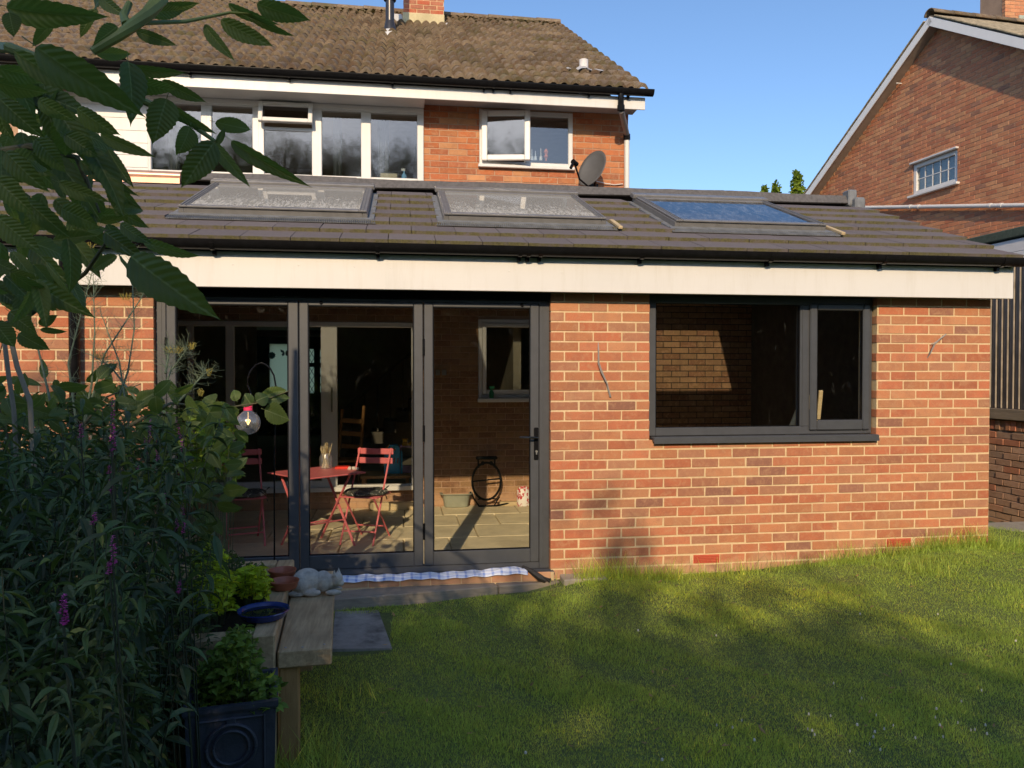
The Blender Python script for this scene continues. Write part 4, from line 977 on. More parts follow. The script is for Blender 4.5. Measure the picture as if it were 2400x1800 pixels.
for i in range(12):
    q = MB(); vs = []
    for x in (0, .43):
        for k in range(9): a = math.pi*k/8; vs.append(MG @ Vector((.13*math.cos(a), xx+x, APZ+.03+.11*math.sin(a)+(.008 if x == 0 else 0))))
    q.add(vs, [(k, k+1, k+10, k+9) for k in range(8)]); o = shade_auto(q.build('ridge_tile', rm, nr_), 60); md = o.modifiers.new('t', 'SOLIDIFY'); md.thickness = .018; xx += .44
# neighbour's window
nw_ = bpy.data.objects.new('window', None); COL.objects.link(nw_); nw_.parent = nb; nw_.location = (MG @ Vector((-.1, 0, 5.1)))-NO
def nsub(mb, nm, mat):
    o = bpy.data.objects.new(nm, mb.mesh(nm, mat)); COL.objects.link(o); o.parent = nw_; o.matrix_parent_inverse = Matrix.Translation(NO+nw_.location).inverted(); return o
u0, u1, z0, z1 = nwh
m = MB(); frame(m, u0+.002, u1-.002, z0+.0, z1-.002, .075, .02, .09, .006, MG); nsub(m, 'window_frame', WHITE)
m = MB(); m.box(u0+.07, u1-.07, .06, .066, z0+.07, z1-.07, MG); nsub(m, 'glass_pane', GLASSU)
m = MB()
for k in range(1, 5): x = u0+.075+(u1-u0-.15)*k/5; m.box(x-.008, x+.008, .05, .058, z0+.075, z1-.075, MG)
m.box(u0+.075, u1-.075, .049, .0575, (z0+z1)/2-.008, (z0+z1)/2+.008, MG); nsub(m, 'glazing_bar', WHITE)
m = MB(); m.bbox(u0-.06, u1+.06, -.07, .03, z0-.045, z0-.003, .006, MG); nsub(m, 'sill', WHITE)
m = MB(); m.bbox(u0-.02, u1+.03, -.06, .02, z1+.002, z1+.035, .005, MG); nsub(m, 'head_drip', WHITE)
m = MB(); m.box(u0+.05, u1-.05, .12, .14, z0+.03, z1-.02, MG); nsub(m, 'net_curtain', plain('net_curtain', (.4, .42, .42), .9))
m = MB(); m.box(-.2, .2, 0, .02, 0, 0.02); 
pa, pb = at(2020, 486, Y=8.9), at(2400, 482, Y=5.1)
def on_gable(px, py, off=-.07):
    d = ray(px, py); nrm = Vector((-math.cos(NA), -math.sin(NA), 0)); p0 = NO+nrm*(-off)
    t_ = (p0-CAM).dot(nrm)/d.dot(nrm); return CAM+d*t_
ga, gb = on_gable(1990, 487), on_gable(2400, 481); gd = (gb-ga); gb2 = gb+gd*.35
m = MB(); m.tube([ga, ga+gd*.5, gb, gb2], .036, 12)
for f_ in (.42, .47, .85, .9): m.tube([ga+gd*(f_-.006), ga+gd*(f_+.006)], .043, 12)
shade_auto(m.build('waste_pipe', WHITE, nb))
m = MB()
for f_ in (.1, .46, .87, 1.2):
    p = ga+gd*f_; m.tube([p, p+Vector((.085, .01, 0))], .008, 6)
m.build('pipe_clip', STEEL, nb)
p = on_gable(2113, 196, -.0); m = MB(); m.tube([p, p+Vector((-.12, -.01, .0))], .011, 8); m.build('overflow_stub', WHITE, nb)
# neighbour chimney
p = at(2356, 36, Y=8.5); nch = thing('chimney', 'brown brick chimney on the neighbouring roof at the top right corner', 'chimney', p)
m = MB(); m.box(p.x+.006, p.x+1.0, p.y+.006, p.y+.7, p.z-.8, p.z+1.2); s_ = m.build('stack', MORT2, nch)
lay_bricks([(a, b_, c_+p.z, d+p.z) for a, b_, c_, d in rects(p.x, p.x+1, -.75, 1.15, .225, .075, [], uo=p.x)], Matrix.Translation((0, p.y, 0)), s_, PAL3, seed=8, limit=300)
m = MB(); m.bbox(p.x+.3, p.x+1.02, p.y-.03, p.y+.1, p.z-.4, p.z+.02, .01); m.build('lead_flashing', plain('verdigris_lead', (.36, .4, .34), .7), nch)

# ------------------------------------------------------------------ garage, boundary wall and fence at the right
gar = thing('garage', 'white boarded garage with green felt roof edge at the right', 'garage', (6.0, 3, 0))
GZ = 3.17
m = MB(); m.box(6.02, 9, -1.2, 8.5, -.3, GZ-.12)
m.build('body', plain('garage_wall', (.5, .48, .46), .8), gar)
k = 0; z = GZ-.13
while z > 1.6:
    q = MB(); q.bbox(5.985, 6.02, -1.2, 8.5, z-.148, z, .006); q.build('shiplap_board', plain('white_shiplap', (.86, .84, .82), .5, var=.04) if k == 0 else bpy.data.materials['white_shiplap'], gar); z -= .15; k += 1
m = MB(); m.bbox(5.955, 6.2, -1.25, 8.55, GZ-.11, GZ-.0, .01); m.build('felt_edge', plain('green_mineral_felt', (.075, .1, .075), .95, var=.25, scale=30, bmp=.004), gar)
m = MB(); m.box(6.2, 9, -1.2, 8.5, GZ-.115, GZ-.02); m.build('roof', FELT, gar)
bw = thing('boundary_wall', 'low weathered brick boundary wall beyond the right corner', 'wall', (5.5, 2, 0))
MBW = Matrix.Translation((5.5, 3.2, 0)) @ Matrix.Rotation(R(-90), 4, 'Z')
m = MB(); m.box(0, 4.6, .008, .2, -.4, .98, MBW); s_ = m.build('core', MORT3, bw)
rl = rects(0, 4.6, -.36, .84, .225, .075, [], uo=.02)
lay_bricks(rl, MBW, s_, PAL4, key=lambda q: q[0], limit=260, seed=11, jit=.006)
rl = [(k*.075+.004, k*.075+.07, .845, .952) for k in range(61)]
lay_bricks(rl, MBW, s_, [(.55, .25, .14), (.46, .27, .17), (.6, .22, .13)], key=lambda q: q[0], limit=61, seed=12, D=.2, name='coping_brick', jit=.008)
fe = thing('slatted_fence', 'dark vertical slatted fence standing on the boundary wall', 'fence', (5.5, 2, 1))
m = MB(); m.bbox(5.46, 5.56, -1.4, 3.2, .965, 1.085, .006); m.build('rail', woodmat('rail_timber', (.2, .165, .12), (.38, .31, .23), (14, 1, 14)), fe)
k = 0; y = 3.18
EDGE = plain('bleached_batten', (.3, .26, .21), .8, var=.3)
while y > -1.4:
    q = MB(); q.bbox(5.485, 5.505, y-.056, y, 1.09, 2.72, .003); q.build('slat', FENCEW, fe)
    q = MB(); q.bbox(5.468, 5.49, y-.074, y-.064, 1.09, 2.72, .002); q.build('batten', EDGE, fe); y -= .082; k += 1
m = MB(); m.box(5.51, 5.53, -1.4, 3.2, 1.09, 2.72); m.build('backing_board', DARK, fe)
# stepping slabs beyond the corner
for i, (px, py, lab) in enumerate([(2360, 1240, 'farthest pale slab beside the boundary wall'), (2350, 1275, 'nearer pale slab beyond the right corner of the extension')]):
    z_ = (.0, -.0)[i]; p = at(px, py, Z=.02+.0*i); q = MB(); q.bbox(p.x-.45, p.x+.5, p.y-.18, p.y+.22, -.03, .04-.02*i, .01, None); o = q.build('stepping_slab', plain('pale_slab_%d' % i, (.32, .29, .24), .9, bmp=.004)); tag(o, lab, 'paving slab', 'slabs by the boundary wall')
p = at(845, 1475, Z=-.14); q = MB()
c4 = [at(785, 1433, Z=-.145), at(887, 1430, Z=-.145), at(919, 1519, Z=-.145), at(778, 1521, Z=-.145)]
q.add([v for v in c4]+[v-Vector((0, 0, .06)) for v in c4], [(0, 3, 2, 1), (0, 1, 5, 4), (1, 2, 6, 5), (2, 3, 7, 6), (3, 0, 4, 7)])
slm, t, b = newmat('grey_stone_slab'); n_ = noise(t, 5, 5, .7); t.links.new(ramp(t, n_, [(.3, (.09, .09, .08)), (.5, (.25, .245, .22)), (.75, (.36, .35, .31))]), b.inputs['Base Color']); b.inputs['Roughness'].default_value = .85; bump(t, b, noise(t, 60, 4), .003)
o = q.build('stepping_stone', slm); tag(o, 'single grey stone slab set in the lawn right of the bench', 'paving slab')

# ------------------------------------------------------------------ things inside the extension
FLZ = -.15
def bar(mb, a, b_, w_, h_, up=(0, 0, 1)):
    a, b_ = Vector(a), Vector(b_); d = (b_-a); L = d.length; d.normalize(); u = Vector(up); x = d.cross(u)
    if x.length < .05: x = d.cross(Vector((0, 1, 0)))
    x.normalize(); z = x.cross(d); M = Matrix(((x.x, d.x, z.x, a.x), (x.y, d.y, z.y, a.y), (x.z, d.z, z.z, a.z), (0, 0, 0, 1)))
    mb.bbox(-w_/2, w_/2, 0, L, -h_/2, h_/2, min(w_, h_)*.2, M)
def bistro_chair(loc, rz, label):
    t_ = thing('bistro_chair', label, 'chair', (0, 0, 0), 0, 'coral bistro chairs in the extension')
    for z, nm in ((.845, 'back_slat'), (.755, 'back_slat')):
        m = MB(); m.bbox(-.19, .19, .215+(z-.75)*.25, .228+(z-.75)*.25, z-.03, z+.03, .008); m.build(nm, PINK, t_)
    for x in (-.165, .165):
        m = MB(); bar(m, (x, -.24, 0), (x, .25, .88), .017, .012); m.build('leg', PINK, t_)
        m = MB(); bar(m, (x*.9, .24, 0), (x*.9, -.17, .44), .017, .012); m.build('leg', PINK, t_)
    m = MB(); bar(m, (-.15, .13, .12), (.15, .13, .12), .014, .014); bar(m, (-.165, -.17, .12), (.165, -.17, .12), .014, .014); m.build('stretcher', PINK, t_)
    m = MB()
    for k in range(6): m.bbox(-.19, .19, -.19+k*.065, -.14+k*.065, .44, .452, .004)
    m.build('seat', PINK, t_)
    t_.location = loc; t_.rotation_euler = (0, 0, rz); return t_
cushm, t, b = newmat('patterned_cushion'); t.links.new(ramp(t, noise(t, 16, 2, dist=1.5), [(.44, (.045, .05, .045)), (.6, (.07, .075, .06)), (.66, (.5, .48, .42))]), b.inputs['Base Color']); b.inputs['Roughness'].default_value = .95
def cushion(loc, label):
    m = MB(); vs = []; fs = []; n = 20
    for z, r_ in ((0, .1), (0, .17), (.012, .2), (.03, .2), (.045, .17), (.045, .06)):
        for k in range(n): a = 2*math.pi*k/n; vs.append((loc[0]+r_*math.cos(a)*1.05, loc[1]+r_*math.sin(a), loc[2]+z+.006*math.sin(3*a)*(z > 0)))
    fs = [(i*n+k, i*n+(k+1) % n, (i+1)*n+(k+1) % n, (i+1)*n+k) for i in range(5) for k in range(n)]+[tuple(range(n))[::-1], tuple(5*n+k for k in range(n))]
    m.add(vs, fs); m.tube([(loc[0]+.17, loc[1]+.1, loc[2]+.02), (loc[0]+.22, loc[1]+.12, loc[2]+.06)], .006, 4); m.tube([(loc[0]+.17, loc[1]+.1, loc[2]+.02), (loc[0]+.2, loc[1]+.13, loc[2]-.08)], .006, 4)
    o = shade_auto(m.build('seat_cushion', cushm)); tag(o, label, 'cushion')
p = at(858, 1156, Z=FLZ+.46); bistro_chair((p.x, p.y, FLZ), R(-20), 'coral folding bistro chair in sunlight to the right of the small table'); cushion((p.x, p.y-.01, FLZ+.455), 'dark patterned cushion on the sunlit right bistro chair')
p = at(572, 1160, Z=FLZ+.46); bistro_chair((p.x, p.y, FLZ), R(16), 'shaded coral folding bistro chair behind the left door pane'); cushion((p.x, p.y-.01, FLZ+.455), 'pale seat cushion on the shaded left bistro chair')
p = at(742, 1106, Z=FLZ+.70); tc_ = Vector((p.x, p.y, FLZ))
tb = thing('bistro_table', 'square coral folding metal table between the two bistro chairs', 'table', tc_, R(38))
MT = Matrix.Translation(tc_) @ Matrix.Rotation(R(38), 4, 'Z')
m = MB(); m.bbox(-.33, .33, -.33, .33, .685, .70, .006, MT); m.build('tabletop', PINK, tb)
for x in (-.24, .24):
    m = MB(); bar(m, MT @ Vector((x, -.27, 0)), MT @ Vector((x, .24, .685)), .022, .016); m.build('leg', PINK, tb)
    m = MB(); bar(m, MT @ Vector((x*.9, .27, 0)), MT @ Vector((x*.9, -.24, .685)), .022, .016); m.build('leg', PINK, tb)
m = MB(); bar(m, MT @ Vector((-.24, -.1, .23)), MT @ Vector((.24, -.1, .23)), .014, .014); bar(m, MT @ Vector((-.24, .12, .2)), MT @ Vector((.24, .12, .2)), .014, .014); m.build('stretcher', PINK, tb)
TZ = FLZ+.701
p = at(764, 1098, Z=TZ); jr = thing('jar', 'glass jar stuffed with dried stems on the coral table', 'jar', p)
m = MB(); m.lathe([(0, 0), (.058, 0), (.064, .03), (.064, .11), (.048, .14), (.048, .155)], c=p, n=16); shade_auto(m.build('glass_body', BULBG, jr))
m = MB()
for k in range(40):
    a = random.uniform(0, 6.3); r0 = random.uniform(0, .046); m.tube([p+Vector((r0*math.cos(a+2), r0*math.sin(a+2), .008)), p+Vector((r0*1.5*math.cos(a), r0*1.5*math.sin(a), random.uniform(.15, .26)))], .003, 3)
o = m.build('dried_stems', plain('straw', (.5, .42, .25), .9), jr); o['kind'] = 'stuff'
p = at(803, 1098, Z=TZ); m = MB(); m.bbox(p.x-.07, p.x+.07, p.y-.05, p.y+.05, TZ, TZ+.022, .005); o = m.build('tray', plain('red_plastic', (.8, .05, .03), .4)); tag(o, 'small bright red tray on the coral table', 'tray')
p = at(826, 1100, Z=TZ); m = MB()
for k in range(9): q = p+Vector((random.uniform(-.05, .05), random.uniform(-.04, .04), 0)); m.bbox(q.x-.014, q.x+.014, q.y-.01, q.y+.01, TZ, TZ+random.uniform(.01, .03), .004)
o = m.build('trinkets', plain('pale_beads', (.6, .55, .5), .3)); tag(o, 'little heap of pale trinkets beside the red tray', 'trinkets', kind='stuff')
# grey washing up tub
p = at(1070, 1190, Z=FLZ); tub = thing('washing_up_tub', 'sage grey plastic tub on the paved floor against the back wall', 'tub', p)
m = MB(); vs = []
for z, sx_, sy_ in ((.0, .13, .1), (.01, .145, .115), (.155, .17, .13), (.16, .2, .15), (.172, .2, .15), (.165, .163, .122), (.012, .135, .105)):
    for k in range(28):
        a = 2*math.pi*k/28; ca, sa = math.cos(a), math.sin(a); e = .45
        vs.append((p.x+sx_*abs(ca)**e*(1 if ca > 0 else -1), p.y+.1+sy_*abs(sa)**e*(1 if sa > 0 else -1), FLZ+z))
fs = [(i*28+k, i*28+(k+1) % 28, (i+1)*28+(k+1) % 28, (i+1)*28+k) for i in range(6) for k in range(28)]+[tuple(range(28))[::-1], tuple(6*28+k for k in range(28))]
m.add(vs, fs); shade_auto(m.build('tub_body', plain('sage_plastic', (.27, .28, .22), .45), tub))
# oval hoop stand
p = at(1134, 1178, Z=FLZ); HS_ = 1; hs = thing('hoop_stand', 'black metal oval hoop stand leaning by the back wall', 'stand', p); yy_ = 3.56
m = MB(); cx_, cz_ = p.x, at(1134, 1128, Y=yy_).z
m.tube([(cx_+.175*math.cos(a), yy_, cz_+.225*math.sin(a)) for a in [2*math.pi*k/36 for k in range(37)]], .014, 8, cap=False); shade_auto(m.build('hoop', BLACK, hs))
m = MB(); m.tube([(cx_-.175, yy_, cz_+.0), (cx_+.175, yy_-.0, cz_+.03)], .01, 6); m.build('crossbar', BLACK, hs)
m = MB(); m.tube([(cx_-.1, yy_, FLZ+.012), (cx_+.12, yy_, FLZ+.012), (cx_+.28, yy_+.03, FLZ+.035)], .011, 6); m.tube([(cx_-.09, yy_, FLZ+.01), (cx_-.15, yy_, FLZ+.1), (cx_-.2, yy_, FLZ+.19)], .009, 6); m.tube([(cx_+.09, yy_, FLZ+.01), (cx_+.16, yy_, FLZ+.12)], .009, 6); m.tube([(cx_-.11, yy_-.02, FLZ+.1), (cx_+.13, yy_-.02, FLZ+.1)], .008, 6); m.build('base', BLACK, hs)
m = MB(); tz = cz_+.225; m.bbox(cx_-.13, cx_+.13, yy_-.03, yy_+.03, tz+.04, tz+.08, .01); m.tube([(cx_-.1, yy_, tz-.06), (cx_-.1, yy_, tz+.05)], .01, 6); m.tube([(cx_+.1, yy_, tz-.06), (cx_+.1, yy_, tz+.05)], .01, 6)
for s_ in (-1, 1): m.tube([(cx_+s_*.05, yy_-.035, tz+.0), (cx_+s_*.05, yy_-.045, tz+.0)], .025, 10)
m.build('top_rest', BLACK, hs)
# red and white bag
p = at(1228, 1187, Z=FLZ); bgm, t, b = newmat('printed_bag'); n_ = noise(t, 26, 2, .5, vscale=(1.2, 1, .7)); t.links.new(ramp(t, n_, [(.46, (.75, .72, .68)), (.5, (.75, .72, .68)), (.53, (.45, .02, .03)), (.62, (.45, .02, .03)), (.65, (.75, .72, .68))]), b.inputs['Base Color']); b.inputs['Roughness'].default_value = .5
m = MB(); vs = []
for z, sx_, sy_ in ((0, .075, .05), (.03, .085, .06), (.12, .08, .055), (.19, .075, .04), (.225, .06, .012), (.24, .03, .006)):
    for k in range(14):
        a = 2*math.pi*k/14; vs.append((p.x+sx_*math.cos(a)+random.uniform(-.006, .006), p.y+.05+sy_*math.sin(a), FLZ+z))
m.add(vs, [(i*14+k, i*14+(k+1) % 14, (i+1)*14+(k+1) % 14, (i+1)*14+k) for i in range(5) for k in range(14)]+[tuple(5*14+k for k in range(14))]); o = shade_auto(m.build('paper_bag', bgm), 60); tag(o, 'crumpled red and white printed bag standing on the paved floor', 'bag')
a_, b2 = at(868, 1178, Z=FLZ+.05), at(964, 1182, Z=FLZ+.05)
m = MB(); m.bbox(a_.x, b2.x+.1, 3.5, 3.6, FLZ, FLZ+.09, .005); o = m.build('timber_batten', PALEW); tag(o, 'orange lit timber batten on the floor below the patio sill', 'timber')
a_ = at(1180, 1172, Z=FLZ); m = MB(); m.bbox(a_.x-.1, a_.x+.45, 3.58, 3.66, FLZ, FLZ+.05, .004); o = m.build('timber_batten', PALEW); tag(o, 'pale timber batten on the floor right of the hoop stand', 'timber')
# toys and chair behind the patio door
YB = 4.15
p = at(922, 1110, Y=YB); tzb = p.z
m = MB(); m.bbox(-1.62, -1.0, 3.95, 4.5, tzb-.035, tzb-.002, .004)
for x in (-1.58, -1.04):
    for y in (4.0, 4.45): m.box(x-.02, x+.02, y-.02, y+.02, -.02, tzb-.036)
lt = thing('side_table', 'low dark table inside the house carrying toys', 'table', (-1.3, 4.2, 0)); m.build('table_frame', CHAIRW, lt)
BLT = plain('toy_blue', (.08, .5, .85), .4); ph = thing('toy_house', 'blue toy house with orange roof behind the patio glass', 'toy', p)
w2 = .115; h_ = .36
m = MB(); m.add([(p.x+x, YB+y, p.z+z) for y in (0, .16) for x, z in ((-w2, 0), (w2, 0), (w2, h_*.72), (w2*.45, h_), (-w2*.45, h_), (-w2, h_*.72))], [(0, 1, 2, 3, 4, 5), (11, 10, 9, 8, 7, 6)]+[(k, (k+1) % 6, 6+(k+1) % 6, 6+k) for k in range(6)]); m.build('body', BLT, ph)
m = MB(); m.bbox(p.x-.04, p.x+.03, YB-.006, YB-.001, p.z+h_*.82, p.z+h_*.88, .002); m.build('handle_slot', plain('toy_orange', (.7, .3, .05), .5), ph)
m = MB(); bar(m, (p.x-w2-.02, YB+.05, p.z+h_*.7), (p.x-w2*.4, YB+.05, p.z+h_+.01), .1, .014); m.build('roof_flap', bpy.data.materials['toy_orange'], ph)
m = MB(); bar(m, (p.x-.0, YB-.008, p.z+.12), (p.x+.02, YB-.008, p.z+.2), .01, .01); bar(m, (p.x+.05, YB-.008, p.z+.13), (p.x+.06, YB-.008, p.z+.2), .01, .01); m.build('figure_print', plain('toy_red', (.5, .08, .08), .5), ph)
q = at(955, 1045, Y=YB); yt = thing('toy_digger', 'small yellow toy digger right of the blue toy house', 'toy', q); YEL = plain('toy_yellow', (.75, .45, .02), .4)
m = MB(); m.bbox(q.x-.07, q.x+.05, YB, YB+.08, q.z+.0, q.z+.035, .006); m.bbox(q.x-.06, q.x-.0, YB, YB+.08, q.z+.035, q.z+.08, .006); m.bbox(q.x-.07, q.x+.01, YB, YB+.09, q.z+.08, q.z+.09, .003); m.build('body', YEL, yt)
m = MB(); bar(m, (q.x+.03, YB+.04, q.z+.03), (q.x+.07, YB+.04, q.z+.06), .02, .012); bar(m, (q.x+.07, YB+.04, q.z+.06), (q.x+.1, YB+.04, q.z+.01), .025, .012); m.build('arm', YEL, yt)
m = MB(); m.bbox(q.x-.1, q.x+.2, YB-.02, YB+.2, q.z-.02, q.z-.002, .003); m.bbox(q.x-.1, q.x-.08, YB, YB+.18, tzb, q.z-.02, .002); m.bbox(q.x+.18, q.x+.2, YB, YB+.18, tzb, q.z-.02, .002); m.bbox(q.x-.08, q.x+.17, YB+.02, YB+.15, tzb, tzb+.09, .006); o = m.build('toy_shelf', plain('lilac_shelf', (.45, .25, .4), .6)); tag(o, 'small shelf with lilac box under the yellow toy digger', 'shelf')
dc_ = thing('dining_chair', 'orange pine ladder back chair inside the patio door', 'chair', at(845, 1130, Y=4.6))
for x0_, tp in ((852, 952), (800, 960)):
    m = MB(); a_ = at(x0_, tp, Y=4.6); bb_ = at(x0_-12, 1170, Y=4.6); bar(m, (bb_.x, 4.6, 0), (a_.x, 4.72, a_.z), .035, .035); m.build('back_post', CHAIRW, dc_)
for py in (985, 1015, 1045):
    m = MB(); a_, bb_ = at(800, py, Y=4.66), at(848, py+3, Y=4.66); bar(m, a_, bb_, .015, .06); m.build('back_rail', CHAIRW, dc_)
m = MB(); a_ = at(790, 1075, Y=4.45); m.bbox(a_.x-.05, a_.x+.36, 4.25, 4.62, a_.z-.03, a_.z, .006); m.build('seat', CHAIRW, dc_)
# boards leaning inside the window
m = MB(); bar(m, at(1852, 1030, Y=.5), at(1895, 925, Y=.42), .11, .02, (0, 1, 0)); o = m.build('leaning_board', PALEW); tag(o, 'pale board leaning inside the window beside the mullion', 'board')
m = MB(); bar(m, at(1915, 1010, Y=.5), at(1924, 915, Y=.42), .035, .02, (0, 1, 0)); o = m.build('leaning_board', PALEW); tag(o, 'narrow pale lath leaning inside the right window casement', 'board')
p = at(1152, 915, Y=YH-.04); e = thing('spray_bottle', 'green spray bottle on the sill of the inner kitchen window', 'bottle', p)
m = MB(); m.lathe([(0, 0), (.028, 0), (.03, .07), (.012, .1), (.012, .115)], c=(p.x, p.y, IWZ0+.028), n=10); m.bbox(p.x-.03, p.x+.035, p.y-.012, p.y+.012, IWZ0+.145, IWZ0+.175, .006); shade_auto(m.build('bottle_body', plain('bottle_green', (.02, .2, .08), .4), e))

# ------------------------------------------------------------------ bench, raised bed and what stands on them
bm0 = at(650, 1527, Z=.33); bm1 = at(776, 1522, Z=.33); bd = (at(782, 1385, Z=.33)-bm1).normalized(); bx_ = Vector((bd.y, -bd.x, 0))
be = thing('timber_bench', 'thick timber plank bench on a post beside the lawn', 'bench', (bm1.x, bm1.y, -.15))
MBn = Matrix(((bx_.x, bd.x, 0, bm0.x), (bx_.y, bd.y, 0, bm0.y), (0, 0, 1, 0), (0, 0, 0, 1)))
BW = .222
m = MB(); m.bbox(0, BW, 0, 1.28, .255, .33, .006, MBn); m.build('plank', SLEEP, be)
m = MB(); m.bbox(.003, .085, .03, .13, -.25, .2545, .006, MBn); m.build('post', POST, be)
m = MB(); m.bbox(.01, .10, 1.05, 1.15, -.25, .2545, .006, MBn); m.build('post', POST, be)
m = MB()
for u, v in ((.03, .04), (.19, .045), (.1, .03)): m.lathe([(.006, 0), (.004, .002), (0, .002)], c=tuple(MBn @ Vector((u, v, .3302))), n=8)
m.build('screw_head', STEEL, be)
bed = thing('raised_bed', 'raised planting bed of timber sleepers behind the bench', 'planter', (-2.2, -1.8, -.15))
BH = .41
for z0_, z1_ in ((-.2, .1), (.103, BH)):
    m = MB(); m.bbox(-.10, -.008, -.02, 1.28, z0_, z1_, .007, MBn); m.build('sleeper', SLEEP, bed)
    m = MB(); m.bbox(-1.2, -.103, -.02, .075, z0_, z1_-.003, .007, MBn); m.build('sleeper', SLEEP, bed)
    m = MB(); m.bbox(-1.2, -.103, 1.18, 1.28, z0_, z1_+.003, .007, MBn); m.build('sleeper', SLEEP, bed)
SOIL = plain('dark_soil', (.03, .022, .015), 1, var=.4, scale=30, bmp=.01)
m = MB(); m.box(-1.19, -.11, .08, 1.175, -.2, BH-.06, MBn); m.build('soil', SOIL, bed)
def dish(px, py, z, r_, h_, mat, name, label, water=False):
    p = at(px, py, Z=z); e = thing(name, label, 'dish', p)
    m = MB(); m.lathe([(0, 0), (r_*.8, 0), (r_*.86, .006), (r_*.97, h_), (r_, h_+.003), (r_*.99, h_+.008), (r_*.93, h_+.004), (r_*.84, .006), (0, .005)], c=p, n=36); shade_auto(m.build('dish_body', mat, e), 50)
    if water:
        m = MB(); m.lathe([(0, h_*.7), (r_*.9, h_*.7)], c=p, n=36); m.build('water', plain('dark_water', (.01, .015, .02), .03), e)
    return e
dish(662, 1352, BH+.004, .072, .032, TERRA, 'plant_saucer', 'farther terracotta saucer on the sleeper beside the stone cat')
dish(666, 1378, BH+.004, .074, .032, TERRA, 'plant_saucer', 'nearer terracotta saucer on the sleeper beside the stone cat')
dish(618, 1446, BH+.004, .112, .028, BLUEG, 'bird_bath_dish', 'glazed cobalt blue dish holding water on the bed corner', True)
# stone cat
def ell(mb, c, r, M=None, n=16, k=10):
    vs = []; 
    for i in range(k+1):
        th = math.pi*i/k
        for j in range(n): ph = 2*math.pi*j/n; v = Vector((r[0]*math.sin(th)*math.cos(ph), r[1]*math.sin(th)*math.sin(ph), r[2]*math.cos(th))); v = (M @ v) if M is not None else v; vs.append(v+Vector(c))
    mb.add(vs, [(i*n+j, (i+1)*n+j, (i+1)*n+(j+1) % n, i*n+(j+1) % n) for i in range(k) for j in range(n)])
cp = at(742, 1392, Z=.33)
m = MB()
E3 = lambda a, ax='Y': Matrix.Rotation(R(a), 3, ax)
for c, r_, M3 in (((-.05, 0, .054), (.082, .056, .052), E3(0)), ((-.075, -.015, .05), (.06, .052, .048), E3(0)), ((.035, .0, .05), (.05, .042, .044), E3(0)), ((.075, -.005, .05), (.03, .028, .03), E3(0)),
                  ((.112, -.008, .058), (.031, .032, .029), E3(12)), ((.135, -.012, .043), (.016, .016, .013), E3(25)), ((.095, -.04, .012), (.045, .014, .012), E3(0)), ((.1, .028, .012), (.04, .014, .012), E3(0)), ((-.02, -.05, .016), (.05, .016, .015), E3(0)), ((-.1, -.045, .013), (.05, .013, .012), E3(0))):
    ell(m, Vector((c[0]*.95, c[1], c[2]*1.3))+cp, Vector((r_[0]*.95, r_[1]*1.1, r_[2]*1.3)), M3)
for sx_, sy_ in ((.098, -.03), (.118, .018)):
    b_ = cp+Vector((sx_*.95, sy_, .098)); m.add([b_+Vector(v) for v in ((-.016, -.008, 0), (.016, -.010, -.002), (.0, .012, 0), (.002, -.004, .044))], [(0, 1, 2), (0, 1, 3), (1, 2, 3), (2, 0, 3)])
o = m.build('cat_statue', STONE); md = o.modifiers.new('r', 'REMESH'); md.mode = 'VOXEL'; md.voxel_size = .0036; md.use_smooth_shade = True
md = o.modifiers.new('s', 'SMOOTH'); md.iterations = 2; md.factor = .5; tag(o, 'grey stone statue of a curled sleeping cat on the bench end', 'statue')
# shepherd's hook and hanging bulb lamp
hk0 = at(643, 1338, Z=BH-.06); hD = (hk0-CAM).dot(Fw)
hk = thing('garden_hook', 'thin black metal hook stake rising from the raised bed', 'hook', hk0)
arc = [(643, 1345), (643, 1100), (646, 940), (646.5, 905), (642, 880), (633, 863), (622, 854), (612, 851), (600, 855), (588, 868), (581, 886), (580, 902), (585, 914), (588, 922)]
m = MB(); pts = [at(x, y, D=hD) for x, y in arc]; pts[0] = hk0-Vector((0, 0, .1)); m.tube(pts, .0048, 8); shade_auto(m.build('rod', BLACK, hk))
bc = at(581.6, 991, D=hD-.02); sc_ = (hD)/FPX
bl_ = thing('hanging_lamp', 'clear glass bulb lamp with pink screw cap hanging from the hook', 'lamp', bc)
r_ = 28*sc_
m = MB(); prof = [(r_*math.cos(a), r_*math.sin(a)) for a in [math.pi*(-.5+k/16) for k in range(13)]]; prof[0] = (.001, -r_); prof += [(r_*.36, r_*.99), (r_*.33, r_*1.12)]; m.lathe(prof, c=bc, n=28); shade_auto(m.build('glass_globe', BULBG, bl_), 70)
m = MB(); pr = [(r_*.34, r_*1.02)]
for k in range(4): pr += [(r_*.38, r_*(1.06+k*.14)), (r_*.34, r_*(1.12+k*.14))]
pr += [(r_*.2, r_*1.62), (.001, r_*1.64)]; m.lathe(pr, c=bc, n=18); shade_auto(m.build('screw_cap', plain('neon_pink_plastic', (.85, .05, .14), .35), bl_))
m = MB(); m.tube([bc+Vector((0, 0, r_*1.62)), at(586, 935, D=hD-.01), at(588, 920, D=hD)], .0018, 5); m.build('hanging_loop', STEEL, bl_)
fm = bpy.data.materials.new('warm_filament'); fm.use_nodes = True; fb = fm.node_tree.nodes['Principled BSDF']; fb.inputs['Emission Color'].default_value = (1, .55, .12, 1); fb.inputs['Emission Strength'].default_value = 3.0
m = MB(); m.tube([bc+Vector((0, 0, r_*.9)), bc+Vector((0, 0, .012))], .0007, 4)
for a in (0, 1.57, 3.14, 4.7): m.tube([bc+Vector((0, 0, -.012)), bc+Vector((.012*math.cos(a), .012*math.sin(a), .012)), bc+Vector((.006*math.cos(a), .006*math.sin(a), .02))], .0016, 5)
